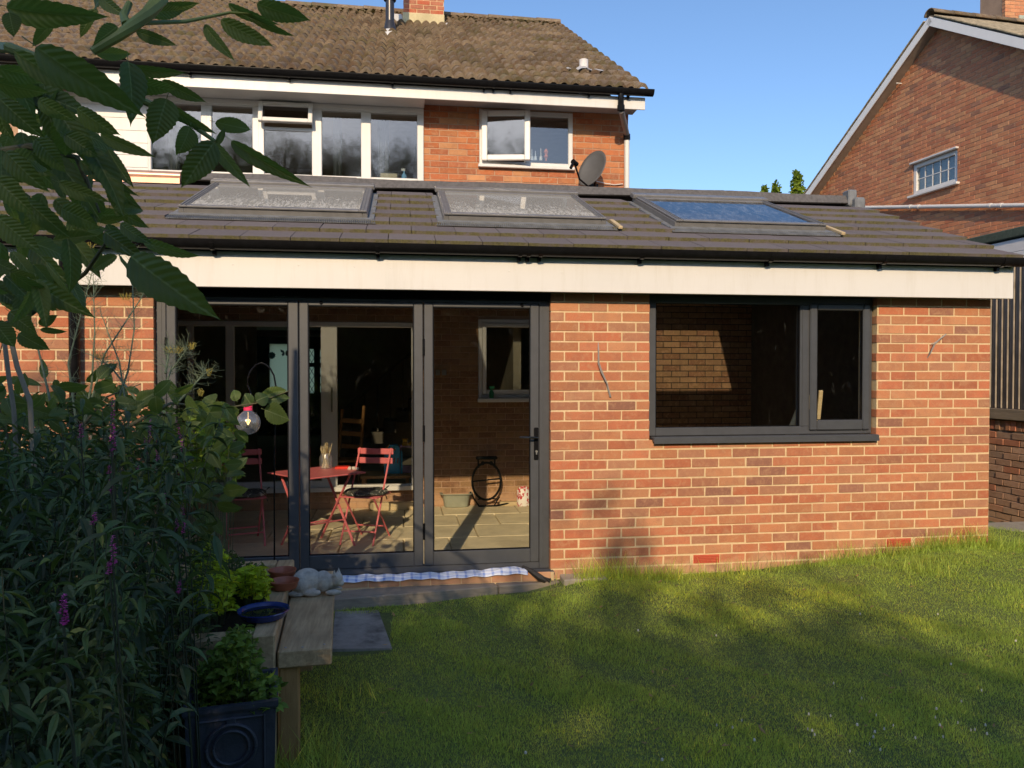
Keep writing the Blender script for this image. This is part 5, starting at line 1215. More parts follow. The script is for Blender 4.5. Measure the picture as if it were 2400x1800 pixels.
m.build('filament', fm, bl_); m = MB(); m.bbox(bc.x-.012, bc.x+.012, bc.y-.012, bc.y+.012, bc.z-.026, bc.z-.014, .003); m.build('filament_base', BLACK, bl_)
# square planter
tD = 2.82; pc = at(541, 1655, D=tD); W2 = 106.5*tD/FPX; TRZ = pc.z
PLM = plain('slate_blue_planter', (.045, .052, .07), .5, var=.3, scale=14, bmp=.003)
pl_ = thing('square_planter', 'square slate blue planter with raised ring panels, full of mint', 'planter', (pc.x, pc.y+W2, -.15))
MP = Matrix.Translation((pc.x, pc.y, 0)) @ Matrix.Rotation(R(9), 4, 'Z')
m = MB(); zb_ = -.2; tap = .88
def ringbox(m, hw, z0_, z1_, th, hw1=None):
    hw1 = hw if hw1 is None else hw1; c = hw
    o4 = [(-1, -1), (1, -1), (1, 1), (-1, 1)]
    vs = [(x*hw, W2+y*hw, z0_) for x, y in o4]+[(x*hw1, W2+y*hw1, z1_) for x, y in o4]+[(x*(hw-th), W2+y*(hw-th), z0_) for x, y in o4]+[(x*(hw1-th), W2+y*(hw1-th), z1_) for x, y in o4]
    m.add([MP @ Vector(v) for v in vs], [f for k in range(4) for f in [(k, (k+1) % 4, 4+(k+1) % 4, 4+k), (8+k, 12+k, 12+(k+1) % 4, 8+(k+1) % 4), (4+k, 4+(k+1) % 4, 12+(k+1) % 4, 12+k), (k, 8+k, 8+(k+1) % 4, (k+1) % 4)]])
ringbox(m, W2*.88, zb_, TRZ-.025, .02, W2*.95); ringbox(m, W2*.97, TRZ-.03, TRZ-.018, .03, W2*1.0); ringbox(m, W2, TRZ-.018, TRZ, .022)
m.build('planter_body', PLM, pl_)
rz0 = at(533, 1755, D=tD).z; pz0 = at(533, 1684, D=tD).z
Mfr = MP @ Matrix.Translation((0, W2*.055, rz0)) @ Matrix.Rotation(R(1.6), 4, 'X')
m = MB(); pw = W2*.72
frame(m, -pw, pw, -(pz0-rz0)-.02, pz0-rz0, .008, -.008, .01, .003, Mfr); m.build('panel_moulding', PLM, pl_)
for rr, th in ((.086, .007), (.062, .006)):
    m = MB(); m.tube([Mfr @ Vector((rr*math.cos(a), -.003, rr*math.sin(a))) for a in [2*math.pi*k/40 for k in range(41)]], th, 8, cap=False); shade_auto(m.build('ring_moulding', PLM, pl_))
m = MB(); m.bbox(-.018, .018, -.006, .004, .088, pz0-rz0+.001, .003, Mfr); m.build('keystone', PLM, pl_)
m = MB(); m.box(-W2*.9, W2*.9, W2*.1, W2*1.9, TRZ-.12, TRZ-.05, MP); m.build('soil', SOIL, pl_)

# ------------------------------------------------------------------ vegetation
def leafmat(name, lo, hi, trans=(.12, .2, .03), tw=.35, rough=.45, spec=.5, attr=True, vein=0):
    m, t, b = newmat(name); out = t.nodes['Material Output']
    c = ramp(t, noise(t, 6, 3), [(.35, lo), (.7, hi)])
    if attr:
        a = N(t, 'ShaderNodeAttribute'); a.attribute_name = 'Col'; c = mixc(t, 1.0, c, a.outputs['Color'], 'MULTIPLY')
    t.links.new(c, b.inputs['Base Color']); b.inputs['Roughness'].default_value = rough; b.inputs['Specular IOR Level'].default_value = spec
    tl = N(t, 'ShaderNodeBsdfTranslucent')
    ct = mixc(t, 1.0, c, (trans[0]/max(hi[0], .01)*.9, trans[1]/max(hi[1], .01)*.9, trans[2]/max(hi[2], .01)*.9), 'MULTIPLY') if False else None
    if attr: 
        a2 = N(t, 'ShaderNodeAttribute'); a2.attribute_name = 'Col'; t.links.new(mixc(t, 1.0, trans, a2.outputs['Color'], 'MULTIPLY'), tl.inputs[0])
    else: tl.inputs[0].default_value = (*trans, 1)
    mx = N(t, 'ShaderNodeMixShader'); mx.inputs[0].default_value = tw
    t.links.new(b.outputs[0], mx.inputs[1]); t.links.new(tl.outputs[0], mx.inputs[2]); t.links.new(mx.outputs[0], out.inputs[0]); return m
def nrm(a): return a/np.maximum(np.linalg.norm(a, axis=-1, keepdims=True), 1e-9)
def leafquads(B, Dr, Nn, L, Wd, fold=.25, droop=.25, seg=3, shape=(0, .75, 1, .55, 0)):
    """B,Dr,Nn (N,3); L,Wd (N,). returns quads (N*2*seg,4,3)"""
    Dr = nrm(Dr); Nn = Nn-(Nn*Dr).sum(-1, keepdims=True)*Dr; Nn = nrm(Nn); Sd = np.cross(Dr, Nn)
    ts = np.linspace(0, 1, seg+1); ws = np.interp(ts, np.linspace(0, 1, len(shape)), shape)
    rows = []
    for t_, w_ in zip(ts, ws):
        c = B+Dr*(L*t_)[:, None]*(1-.12*t_*t_)-Nn*(L*droop*t_*t_)[:, None]*1.0
        c[:, 2] -= 0
        up = Nn*(Wd*w_*fold)[:, None]
        rows.append((c, c+Sd*(Wd*w_/2)[:, None]+up, c-Sd*(Wd*w_/2)[:, None]+up))
    q = []
    for a, b_ in zip(rows, rows[1:]):
        q.append(np.stack([a[0], b_[0], b_[1], a[1]], 1)); q.append(np.stack([a[0], a[2], b_[2], b_[0]], 1))
    return np.stack(q, 1).reshape(-1, 4, 3)
def greens(n, k, lo=.65, hi=1.3, yellow=.1):
    v = rng.uniform(lo, hi, (n, 1)); c = np.repeat(v, 3, 1); yl = rng.uniform(0, 1, n) < yellow; c[yl] *= [1.9, 1.5, .9]
    return np.repeat(c, k, 0)
# --- lawn grass
GR = leafmat('grass_blade', (.33, .46, .10), (.44, .57, .125), (.6, .74, .13), .5, .65, .2)
def blades(X, Y, hmin, hmax, wd, lean=.5, name='grass_blades', label='short mown grass of the lawn', patch=True, mat=None, parent=None):
    n = len(X); Z = ground(X, Y); h = rng.uniform(hmin, hmax, n)*(1 if not patch else .75+.6*np.clip(np.sin(X*4.3+1.3*np.sin(Y*3.7))*np.cos(Y*5.1+X*1.9)+.4*np.sin(X*17+Y*13)+.3, 0, 1.2)); a = rng.uniform(0, 2*np.pi, n); l = rng.uniform(0, lean, n); a2 = rng.uniform(0, 2*np.pi, n)
    B = np.stack([X, Y, Z-.004], 1); sd = np.stack([np.cos(a), np.sin(a), np.zeros(n)], 1)*(wd/2); tip = B+np.stack([np.cos(a2)*l*h, np.sin(a2)*l*h, h], 1)
    V = np.stack([B-sd, B+sd, tip], 1)
    v = rng.uniform(.55, 1.4, (n, 1)); c = np.repeat(v, 3, 1)
    if patch:
        pn = np.sin(X*2.1+np.sin(Y*1.7)*1.5)+np.sin(Y*2.9+X*1.1+2)+.6*np.sin(X*6.3+Y*4.1)+.5*np.sin(X*11-Y*9+np.sin(X*5)*2)
        f = np.clip((pn+.4)/3, 0, 1)[:, None]; c = c*(1-f*.0)*(np.array([[1, 1, 1]])*(1-f)+np.array([[1.28, 1.16, 1.0]])*f)
        br = rng.uniform(0, 1, n) < .03+.05*f[:, 0]; c[br] *= [2.0, 1.5, 1.5]
    return npmesh(name, V, 3, mat or GR, parent, c), label
def lawn_pts(n, x0, x1, y0, y1, far=None):
    X = rng.uniform(x0, x1, n); Y = rng.uniform(y0, y1, n); return X, Y
Xs, Ys = [], []
for dens, y0, y1 in ((26000, -3.4, -1.8), (20000, -1.8, .0)):
    n = int(dens*1.1*(y1-y0)*7.4); X_, Y_ = lawn_pts(n, -2.0, 5.4, y0, y1); Xs.append(X_); Ys.append(Y_)
n = 16000; X_, Y_ = lawn_pts(n, 3.75, 5.4, -.6, .9); Xs.append(X_); Ys.append(Y_)
X_ = np.concatenate(Xs); Y_ = np.concatenate(Ys)
cl = CAM; ang = (X_-CAM.x)/(Y_-CAM.y); ok = (ang < 1.5) & (ang > -.6)
sl0 = ((X_ > -1.56) & (X_ < -1.18) & (Y_ > -1.14) & (Y_ < -.41)) | ((Y_ > -.09+.1335*X_) & (X_ < .07)) | ((Y_ > -.17) & (X_ < .40)) | ((Y_ > 0) & (X_ < 3.69))
edge = (X_ < -1.45) & (Y_ < -1.0) & (Y_ > -2.4)
keep = ok & ~sl0; X_, Y_ = X_[keep], Y_[keep]
o, lab = blades(X_, Y_, .010, .026, .0036, .9); tag(o, lab, 'grass', kind='stuff')
# taller tufts at the foot of the wall and round the bench
Xc = []; Yc = []
for cx_, cy_, n, s_ in [(.42, -.10, 420, .15), (.75, -.10, 330, .12), (1.7, -.08, 120, .25), (2.9, -.08, 200, .3), (3.3, -.1, 300, .25), (1.0, -.13, 160, .12), (.25, -.16, 120, .08), (1.45, -.1, 60, .1), (1.9, -.1, 120, .16), (2.25, -.08, 160, .12), (2.5, -.08, 120, .14), (2.8, -.08, 140, .1), (3.1, -.09, 170, .12), (3.5, -.12, 240, .15), (3.8, -.25, 200, .15), (2.7, -.55, 120, .1), (-1.45, -2.2, 160, .12), (-1.4, -2.6, 200, .12), (-1.5, -2.45, 160, .1), (-1.38, -1.8, 120, .1), (-1.5, -2.9, 260, .12), (-1.3, -2.9, 120, .1)]:
    Xc.append(rng.normal(cx_, s_, n)); Yc.append(rng.normal(cy_, .04, n) if cy_ > -.4 else rng.normal(cy_, s_, n))
Xc = np.concatenate(Xc); Yc = np.minimum(np.concatenate(Yc), -.02)
o, _ = blades(Xc, Yc, .04, .16, .005, .8, name='long_grass', patch=True); tag(o, 'taller unmown grass along the wall foot and bench', 'grass', kind='stuff')
# long wisps
B = []; 
for k in range(70):
    x = random.choice([random.uniform(1.5, 3.6), random.uniform(.2, 1.1)]); B.append((x, random.uniform(-.14, -.04), 0))
m = MB()
for x, y, _z in B:
    z = float(ground(x, y)); a = random.uniform(-1, 1); h = random.uniform(.08, .2); m.tube([(x, y, z), (x+a*h*.3, y-.02, z+h*.6), (x+a*h*.8, y-.04, z+h)], [.0016, .0012, .0006], 3)
o = m.build('grass_stalks', plain('dry_grass', (.2, .2, .07), .8)); tag(o, 'dry arching grass stalks against the sunny brickwork', 'grass', kind='stuff')
m = MB()
for k in range(150):
    x = random.uniform(-1.3, 3.6); y = random.uniform(-2.7, -.2); z = float(ground(x, y))+.022; a = random.uniform(0, 6.3); L = random.uniform(.012, .03)
    d = Vector((math.cos(a), math.sin(a), random.uniform(-.1, .3)))*L; sd_ = Vector((-math.sin(a), math.cos(a), 0))*L*.3; c = Vector((x, y, z)); m.add([c-d, c+sd_, c+d+Vector((0, 0, .004)), c-sd_], [(0, 1, 2, 3)])
o = m.build('fallen_leaves', plain('dry_leaf', (.3, .2, .07), .8, var=.5, scale=6)); tag(o, 'small dry leaves and clippings scattered on the lawn', 'leaves', kind='stuff')
# clover flowers
m = MB()
for k in range(46):
    x = random.gauss(.9, .5) if k < 34 else random.uniform(0, 3.5); y = random.gauss(-2.5, .12) if k < 34 else random.uniform(-2.6, -1.0)
    z = float(ground(x, y)); r_ = random.uniform(.003, .007); m.lathe([(0, .022), (r_, .026), (r_*.8, .034), (0, .038)], c=(x, y, z), n=6)
o = m.build('clover_flowers', plain('clover_white', (.6, .58, .5), .8)); tag(o, 'tiny white clover flowers scattered in the near lawn', 'flowers', kind='stuff')

# --- detailed leaf (cherry-like) as shared meshes
def cherry_leaf_mesh(mat, seed, fold=.28, droop=.35, twist=.2):
    r = random.Random(seed); nl = 22; nw = 3; vs = []; fs = []
    for i in range(nl+1):
        t_ = i/nl
        wdt = .5*.5*(math.sin(math.pi*min(1, t_*1.02)**.72)**.85 if t_ < .985 else 0.0)
        if t_ > .8: wdt *= max(0, 1-(t_-.8)/.2)**.6*1+.0
        ser = 1+(.07 if i % 2 else -.03)
        cx_ = r.uniform(-.0, .0)+.03*math.sin(t_*5+seed); z = -droop*t_*t_; y = t_*(1-.12*t_*t_*droop*2)
        for j in range(-nw, nw+1):
            u = j/nw; e = ser if abs(j) == nw else 1
            x = cx_+wdt*u*e; vz = fold*abs(u)*wdt*2*(1-.5*abs(u))+.005*math.sin(t_*38-abs(u)*4)*abs(u)
            tw = twist*t_*u*wdt
            vs.append((x, y-.04*abs(u)*wdt, z+vz+tw))
    W_ = 2*nw+1
    fs = [(i*W_+j, i*W_+j+1, (i+1)*W_+j+1, (i+1)*W_+j) for i in range(nl) for j in range(W_-1)]
    mb = MB().add(vs, fs); k = len(mb.v)
    mb.tube([(0, -.13, .02), (0, -.06, .012), (.0, .0, .0)], [.009, .008, .007], 5)
    me = mb.mesh('leaf', mat, True); return me
chm, t, b = newmat('cherry_leaf'); out = t.nodes['Material Output']
tc = N(t, 'ShaderNodeTexCoord'); sx = N(t, 'ShaderNodeSeparateXYZ'); t.links.new(tc.outputs['Object'], sx.inputs[0])
ax_ = N(t, 'ShaderNodeMath'); ax_.operation = 'ABSOLUTE'; t.links.new(sx.outputs['X'], ax_.inputs[0])
mid = ramp(t, ax_.outputs[0], [(.006, (1, 1, 1)), (.018, (0, 0, 0))])
v1 = N(t, 'ShaderNodeMath'); v1.operation = 'MULTIPLY_ADD'; v1.inputs[1].default_value = -.75; t.links.new(ax_.outputs[0], v1.inputs[0]); t.links.new(sx.outputs['Y'], v1.inputs[2])
v2 = N(t, 'ShaderNodeMath'); v2.operation = 'MULTIPLY'; v2.inputs[1].default_value = 74; t.links.new(v1.outputs[0], v2.inputs[0])
v3 = N(t, 'ShaderNodeMath'); v3.operation = 'SINE'; t.links.new(v2.outputs[0], v3.inputs[0])
vein = ramp(t, v3.outputs[0], [(.93, (0, 0, 0)), (1.0, (.45, .45, .45))])
oi = N(t, 'ShaderNodeObjectInfo')
c0 = mixc(t, oi.outputs['Random'], (.032, .065, .022), (.095, .14, .03)); c0 = mixc(t, ramp(t, noise(t, 14, 4, .6, coord='obj'), [(.4, (0, 0, 0)), (.75, (.5, .5, .5))]), c0, (.055, .085, .025))
c0 = mixc(t, vein, c0, (.075, .12, .04)); c0 = mixc(t, mid, c0, (.15, .2, .08))
t.links.new(c0, b.inputs['Base Color']); b.inputs['Roughness'].default_value = .5; b.inputs['Specular IOR Level'].default_value = .3; bump(t, b, v3.outputs[0], .0015, .35)
tl = N(t, 'ShaderNodeBsdfTranslucent'); t.links.new(mixc(t, vein, (.2, .3, .04), (.12, .2, .03)), tl.inputs[0])
mx = N(t, 'ShaderNodeMixShader'); mx.inputs[0].default_value = .35; t.links.new(b.outputs[0], mx.inputs[1]); t.links.new(tl.outputs[0], mx.inputs[2]); t.links.new(mx.outputs[0], out.inputs[0])
CL = [cherry_leaf_mesh(chm, i, *p) for i, p in enumerate([(.25, .25, .2), (.35, .45, -.2), (.15, .6, .3), (.45, .3, .1), (.2, .1, -.3), (.3, .8, .2)])]
BARK = plain('green_brown_bark', (.09, .085, .04), .8, var=.3, scale=30, bmp=.003)
def put_leaf(parent, base, tip, width, mesh_i, roll=0, nrm_to=None):
    """leaf from base to tip (world), width in metres, blade facing roughly the camera turned by roll."""
    d = (tip-base); L = d.length; y = d.normalized(); vz = (CAM-base).normalized() if nrm_to is None else nrm_to
    z = (vz-y*vz.dot(y)).normalized(); z.rotate(Matrix.Rotation(roll, 3, y)) if roll else None
    x = y.cross(z)
    o = bpy.data.objects.new('leaf', CL[mesh_i]); COL.objects.link(o); o.parent = parent; o.matrix_parent_inverse = PINV(parent)
    k = width/.47
    o.matrix_basis = Matrix(((x.x*k, y.x*L, z.x*L*.7, base.x), (x.y*k, y.y*L, z.y*L*.7, base.y), (x.z*k, y.z*L, z.z*L*.7, base.z), (0, 0, 0, 1))); return o
cht = thing('cherry_tree', 'cherry tree with large drooping serrated leaves overhanging at the top left', 'tree', at(-420, 900, D=2.0)*1.0)
tb0 = at(-420, 900, D=2.0)
m = MB(); m.tube([(tb0.x, tb0.y, -.3), (tb0.x, tb0.y+.02, .8), (tb0.x+.03, tb0.y, 1.6), (tb0.x-.02, tb0.y+.05, 2.6), (tb0.x, tb0.y+.1, 3.3)], [.07, .06, .05, .035, .02], 10); shade_auto(m.build('trunk', BARK, cht))
Z1 = lambda x, y, D: at(x/2.765, y/2.765, D=D)
def limb(pts, r0, r1, nm='branch', mat=None):
    m = MB(); n = len(pts); m.tube(pts, [r0+(r1-r0)*i/(n-1) for i in range(n)], 8); return shade_auto(m.build(nm, mat or BARK, cht))
GST = plain('green_stem', (.12, .17, .045), .55, var=.2, scale=20)
limb([Vector((tb0.x-.02, tb0.y+.05, 2.6)), Z1(900, -300, 1.25), Z1(1040, -10, 1.0), Z1(960, 90, .98), Z1(860, 165, .96), Z1(760, 240, .95), Z1(600, 335, .94)], .012, .0052, mat=GST)
limb([Z1(900, 150, .97), Z1(1200, 140, 1.05), Z1(1490, 82, 1.1), Z1(1640, 90, 1.1)], .003, .0015, mat=GST)
limb([Z1(820, 160, .96), Z1(800, 100, .97), Z1(840, 20, .98)], .006, .004, mat=GST)
limb([Vector((tb0.x, tb0.y+.03, 1.9)), Z1(-100, 300, 1.1), Z1(60, 310, .95), Z1(500, 480, .95), Z1(900, 640, .98), Z1(1230, 800, 1.0), Z1(1400, 920, 1.0)], .009, .0025, mat=GST)
limb([Vector((tb0.x, tb0.y, 1.5)), Z1(-100, 1000, 1.15), Z1(200, 950, 1.1), Z1(500, 1020, 1.1), Z1(640, 1380, 1.12)], .008, .003)
limb([Vector((tb0.x, tb0.y, 1.35)), at(-60, 780, D=1.3), at(60, 745, D=1.3), at(200, 640, D=1.25), at(255, 560, D=1.2)], .006, .0025)
limb([at(690/2.765, 1500/2.765, D=1.12), at(300, 590, D=1.1), at(370, 620, D=1.08)], .0035, .002)
# hand placed foreground leaves: base, tip (pixels of the enlarged upper left view), width, depths, mesh, roll
LV = [(40, 40, 640, 165, 190, .82, .80, 1, .3), (350, 140, 180, 310, 80, 1.05, 1.05, 0, .2), (620, 60, 495, 250, 75, 1.0, 1.0, 0, .3), (700, -20, 490, 60, 120, 1.0, 1.05, 1, .5),
      (235, 300, 890, 770, 250, .80, .80, 1, .15), (90, 330, 560, 640, 150, .85, .85, 0, .4), (-20, 430, 400, 570, 140, .85, .9, 1, .3), (760, 170, 600, 300, 110, .95, .93, 0, -.2),
      (880, 200, 1145, 305, 85, 1.0, 1.0, 0, .1), (620, 350, 880, 350, 95, .95, 1.0, 4, .2), (840, 430, 1225, 510, 85, 1.0, 1.02, 0, .5), (830, 500, 1170, 650, 160, .92, .95, 1, .6), (1050, 520, 1345, 690, 95, .98, 1.0, 0, .3),
      (1080, 640, 985, 930, 200, .95, .93, 3, .2), (830, 400, 885, 800, 180, .9, .88, 3, -.3), (1325, 160, 1495, 395, 85, 1.08, 1.06, 0, .3), (1430, 130, 1770, 315, 125, 1.05, 1.05, 0, .1), (1480, 20, 1790, 210, 85, 1.1, 1.1, 1, .5),
      (1610, 110, 1920, 245, 70, 1.1, 1.1, 4, .4), (1665, 20, 2010, 160, 140, 1.08, 1.08, 1, .2), (1395, 790, 1670, 860, 110, 1.0, 1.02, 2, .1), (1390, 920, 1160, 1225, 190, .97, .95, 3, .2), (1230, 820, 1165, 1020, 150, .97, .96, 3, -.4),
      (1385, 925, 1600, 1215, 90, 1.0, .98, 0, .2), (1500, 910, 1955, 1240, 110, 1.0, .97, 1, .3), (1090, 670, 1400, 910, 80, .98, 1.0, 0, .6), (650, 870, 1000, 1035, 90, 1.05, 1.05, 0, .2), (520, 1040, 840, 1280, 100, 1.05, 1.03, 1, .3),
      (700, 970, 840, 1215, 95, 1.08, 1.06, 0, .3), (735, 1350, 1005, 1345, 95, 1.05, 1.1, 1, -.3), (680, 1500, 900, 1680, 130, 1.0, .98, 1, .2), (400, 1350, 640, 1480, 150, .95, .95, 3, .3), (650, 1440, 840, 1400, 60, 1.1, 1.1, 4, .3),
      (1410, 940, 1460, 815, 50, 1.0, 1.0, 4, .2), (60, 80, 90, 240, 120, .8, .8, 3, .2), (-40, 520, 330, 640, 140, .9, .92, 0, .6), (960, 90, 1230, 60, 110, 1.05, 1.1, 4, .3), (1000, 40, 1310, 50, 80, 1.1, 1.1, 0, .5), (640, -30, 790, 110, 90, 1.0, .98, 0, .4),
      (250, 640, 470, 800, 120, .95, .95, 1, .3), (500, 700, 760, 900, 140, .95, .95, 0, .5), (0, 640, 260, 900, 160, .85, .85, 1, .2), (230, 900, 420, 1120, 150, .9, .9, 3, .3), (40, 980, 260, 1250, 160, .88, .87, 1, .4), (420, 870, 640, 1020, 130, .98, .98, 3, .1),
      (380, 1180, 700, 1330, 110, 1.0, 1.0, 0, .3), (-30, 1150, 210, 1400, 170, .85, .85, 3, .3), (180, 1300, 430, 1560, 150, .92, .92, 1, .3), (-20, 1400, 240, 1640, 170, .85, .85, 0, .3), (780, 1450, 960, 1590, 100, 1.02, 1.0, 0, .4),
      (930, 1575, 1290, 1665, 100, 1.05, 1.0, 4, .3)]
for bx0, by0, tx, ty, wd, d0, d1, mi, ro in LV:
    put_leaf(cht, Z1(bx0, by0, d0), Z1(tx, ty, d1), wd*d0/FPX/2.765*.86, mi, ro)
L4 = [(850, 0, 1330, 400, 240, .95, .9, 1, .2), (760, 0, 560, 100, 70, 1.1, 1.1, 0, .4), (770, -10, 950, 200, 60, 1.05, 1.0, 4, 1.0), (60, 90, 280, 200, 80, 1.1, 1.1, 1, .4), (150, 260, 430, 360, 70, 1.15, 1.15, 2, .3), (60, 360, 240, 520, 110, 1.1, 1.1, 3, .3), (120, 500, 310, 620, 100, 1.15, 1.15, 1, .2),
      (250, 440, 380, 390, 60, 1.3, 1.3, 0, .2), (260, 480, 440, 490, 40, 1.3, 1.3, 4, .2), (-40, 420, 90, 600, 130, 1.0, 1.0, 1, .1), (300, 40, 520, 330, 70, 1.1, 1.08, 4, .8), (-50, 30, 130, 120, 90, 1.1, 1.1, 0, .2)]
for bx0, by0, tx, ty, wd, d0, d1, mi, ro in L4:
    put_leaf(cht, at(bx0/2.765, 600+by0/2.765, D=d0), at(tx/2.765, 600+ty/2.765, D=d1), wd*d0/FPX/2.765, mi, ro)
r = random.Random(5)
for k in range(120):          # fill the mass at the left edge
    u = r.random(); x = r.uniform(-60, 310)*(1 if u < .6 else .7); y = r.uniform(150, 690)
    lim = np.interp(y, [150, 250, 330, 450, 560, 640, 700], [60, 200, 310, 290, 270, 200, 130])
    if x > lim: x = r.uniform(-60, max(lim, 0))
    D = r.uniform(1.0, 1.55); L = r.uniform(.055, .09)/D*FPX; a = r.gauss(.85, .5); wd = L*r.uniform(.3, .42)
    put_leaf(cht, at(x, y, D=D), at(x+L*math.cos(a), y+L*math.sin(a), D=D+r.uniform(-.05, .05)), wd*D/FPX, r.randrange(6), r.uniform(-.9, .9))
# --- shrub with the branch that reaches the lamp
shr = thing('leafy_shrub', 'broad leaved shrub with a branch reaching towards the hanging bulb', 'shrub', at(120, 1400, D=3.0))
m = MB(); b0 = at(100, 1400, D=3.1); b0.z = -.1
pts = [b0, at(180, 1120, D=3.3), at(300, 1000, D=3.6), at(400, 945, D=3.8), at(520, 957, D=3.95), at(600, 945, D=4.05), at(680, 915, D=4.1)]
m.tube(pts, [.02, .015, .01, .007, .005, .004, .002], 7); shade_auto(m.build('branch', BARK, shr))
for i, P_ in enumerate([[b0, at(40, 1100, D=3.0), at(-20, 900, D=3.0), at(10, 790, D=3.0)], [b0, at(200, 1150, D=3.2), at(330, 1080, D=3.4), at(520, 1040, D=3.7)], [b0, at(70, 950, D=2.8), at(20, 780, D=2.8)], [b0, at(150, 1050, D=3.2), at(250, 930, D=3.3), at(330, 900, D=3.4)]]):
    m = MB(); m.tube(P_, [.012, .008, .004, .002][:len(P_)] if len(P_) > 3 else [.012, .007, .003], 6); shade_auto(m.build('branch', BARK, shr))
for x0_, y0_, x1_, y1_, wd, D in [(612, 930, 675, 912, 24, 4.1), (620, 960, 682, 985, 36, 4.05), (590, 950, 568, 920, 26, 4.05), (640, 925, 620, 880, 0, 0), (625, 938, 682, 928, 22, 4.08), (545, 955, 585, 935, 0, 0), (600, 940, 630, 925, 26, 4.0), (555, 940, 545, 905, 18, 4.0), (500, 945, 475, 925, 30, 3.9), (470, 950, 510, 945, 30, 3.9), (430, 960, 480, 990, 34, 3.8), (560, 960, 500, 985, 26, 3.9)]:
    if wd: put_leaf(shr, at(x0_, y0_, D=D), at(x1_, y1_, D=D), wd*D/FPX*1.25, random.randrange(6), random.uniform(-.4, .4))
for k in range(230):
    y = r.uniform(880, 1230); lim = np.interp(y, [880, 940, 1000, 1100, 1230], [380, 520, 560, 555, 500]); x = r.uniform(-40, lim); D = r.uniform(2.9, 3.9)
    L = r.uniform(.075, .12)/D*FPX; a = r.gauss(.3, .9); put_leaf(shr, at(x, y, D=D), at(x+L*math.cos(a), y+L*math.sin(a), D=D+r.uniform(-.06, .06)), L*.5*D/FPX, r.randrange(6), r.uniform(-1, 1))
cane = thing('garden_canes', 'two bare pale canes leaning at the far left edge', 'canes', at(60, 900, D=2.6))
for P_ in ([at(22, 780, D=2.5), at(40, 860, D=2.5), at(70, 940, D=2.5), at(80, 1100, D=2.5)], [at(10, 800, D=2.7), at(20, 880, D=2.7), at(32, 960, D=2.7), at(40, 1100, D=2.7)]):
    m = MB(); m.tube(P_, .008, 7); shade_auto(m.build('cane', plain('pale_cane', (.2, .18, .13), .8), cane))

# --- purple loosestrife
LL = leafmat('willowy_leaf', (.04, .075, .026), (.075, .12, .035), (.06, .11, .025), .25, .5, .4)
FLW = leafmat('magenta_floret', (.58, .06, .34), (.8, .12, .5), (.6, .08, .36), .4, .6, .2)
STD = plain('dark_stem', (.03, .04, .018), .8, var=.3, scale=30)
STG = plain('plant_stem', (.08, .10, .04), .8, var=.3, scale=30)
def leafy_stem_mesh(seed, H=1.3, n=27, LLn=(.07, .13), wr=.235, mat=None):
    g = np.random.default_rng(seed); z = np.linspace(.03, 1, n)**.9*H; B = []; D = []; Nn = []; L = []
    bend = g.uniform(-.18, .18, 2)
    for i, zz in enumerate(z):
        bx = bend*(zz/H)**2*H; a0 = i*1.3+g.uniform(-.4, .4)
        for s in (0, math.pi, math.pi/2):
            if s == math.pi/2 and g.random() < .4: continue
            a = a0+s; B.append((bx[0], bx[1], zz)); d = (math.cos(a), math.sin(a), g.uniform(-.55, .55)); D.append(d); Nn.append((g.normal(0, .3), g.normal(0, .3), 1)); L.append(g.uniform(*LLn)*(1.15-.5*zz/H))
    B, D, Nn, L = map(np.array, (B, D, Nn, L)); q = leafquads(B, D, Nn, L, L*wr, .3, .35, 4, (.2, .85, 1, .6, 0))
    c = greens(len(L), 8, .45, 1.5, .08); me = npmesh('stem_leaves', q, 4, mat or LL, cols=c, link_it=False)
    return me, bend
stems = [leafy_stem_mesh(100+i) for i in range(7)]
stemm = []
for me, bend in stems:
    q = MB(); q.tube([(bend[0]*(k/4)**2*1.3, bend[1]*(k/4)**2*1.3, 1.3*k/4) for k in range(5)], [.003, .0027, .0022, .0018, .001], 5); stemm.append(q.mesh('stem', STD, True))
lo_ = thing('purple_loosestrife', 'dark willowy plant with magenta flower spikes filling the lower left', 'plant', (-2.1, -3.2, -.15))
def spike_mesh(seed, H=.2):
    g = np.random.default_rng(seed); n = 70; z = g.uniform(0, 1, n)*H; a = g.uniform(0, 6.3, n); rr = .012*(1-.55*z/H)*g.uniform(.6, 1.3, n)
    z = z-(g.random(n) < .2)*.0
    B = np.stack([np.cos(a)*.002, np.sin(a)*.002, z], 1); D = np.stack([np.cos(a), np.sin(a), g.uniform(-.2, .7, n)], 1); Nn = np.stack([g.normal(0, .5, n), g.normal(0, .5, n), np.ones(n)], 1)
    q = leafquads(B, D, Nn, rr*1.3, rr*.8, .2, .2, 2, (.4, 1, .3)); return npmesh('flower_spike', q, 4, FLW, cols=greens(n, 4, .5, 1.4, 0), link_it=False)
spikes = [spike_mesh(i) for i in range(4)]
def add_copy(me, nm, parent, M, kind=None):
    o = bpy.data.objects.new(nm, me); COL.objects.link(o); o.parent = parent; o.matrix_parent_inverse = PINV(parent); o.matrix_basis = M
    if kind: o['kind'] = kind
    return o
r = random.Random(11); cnt = 0
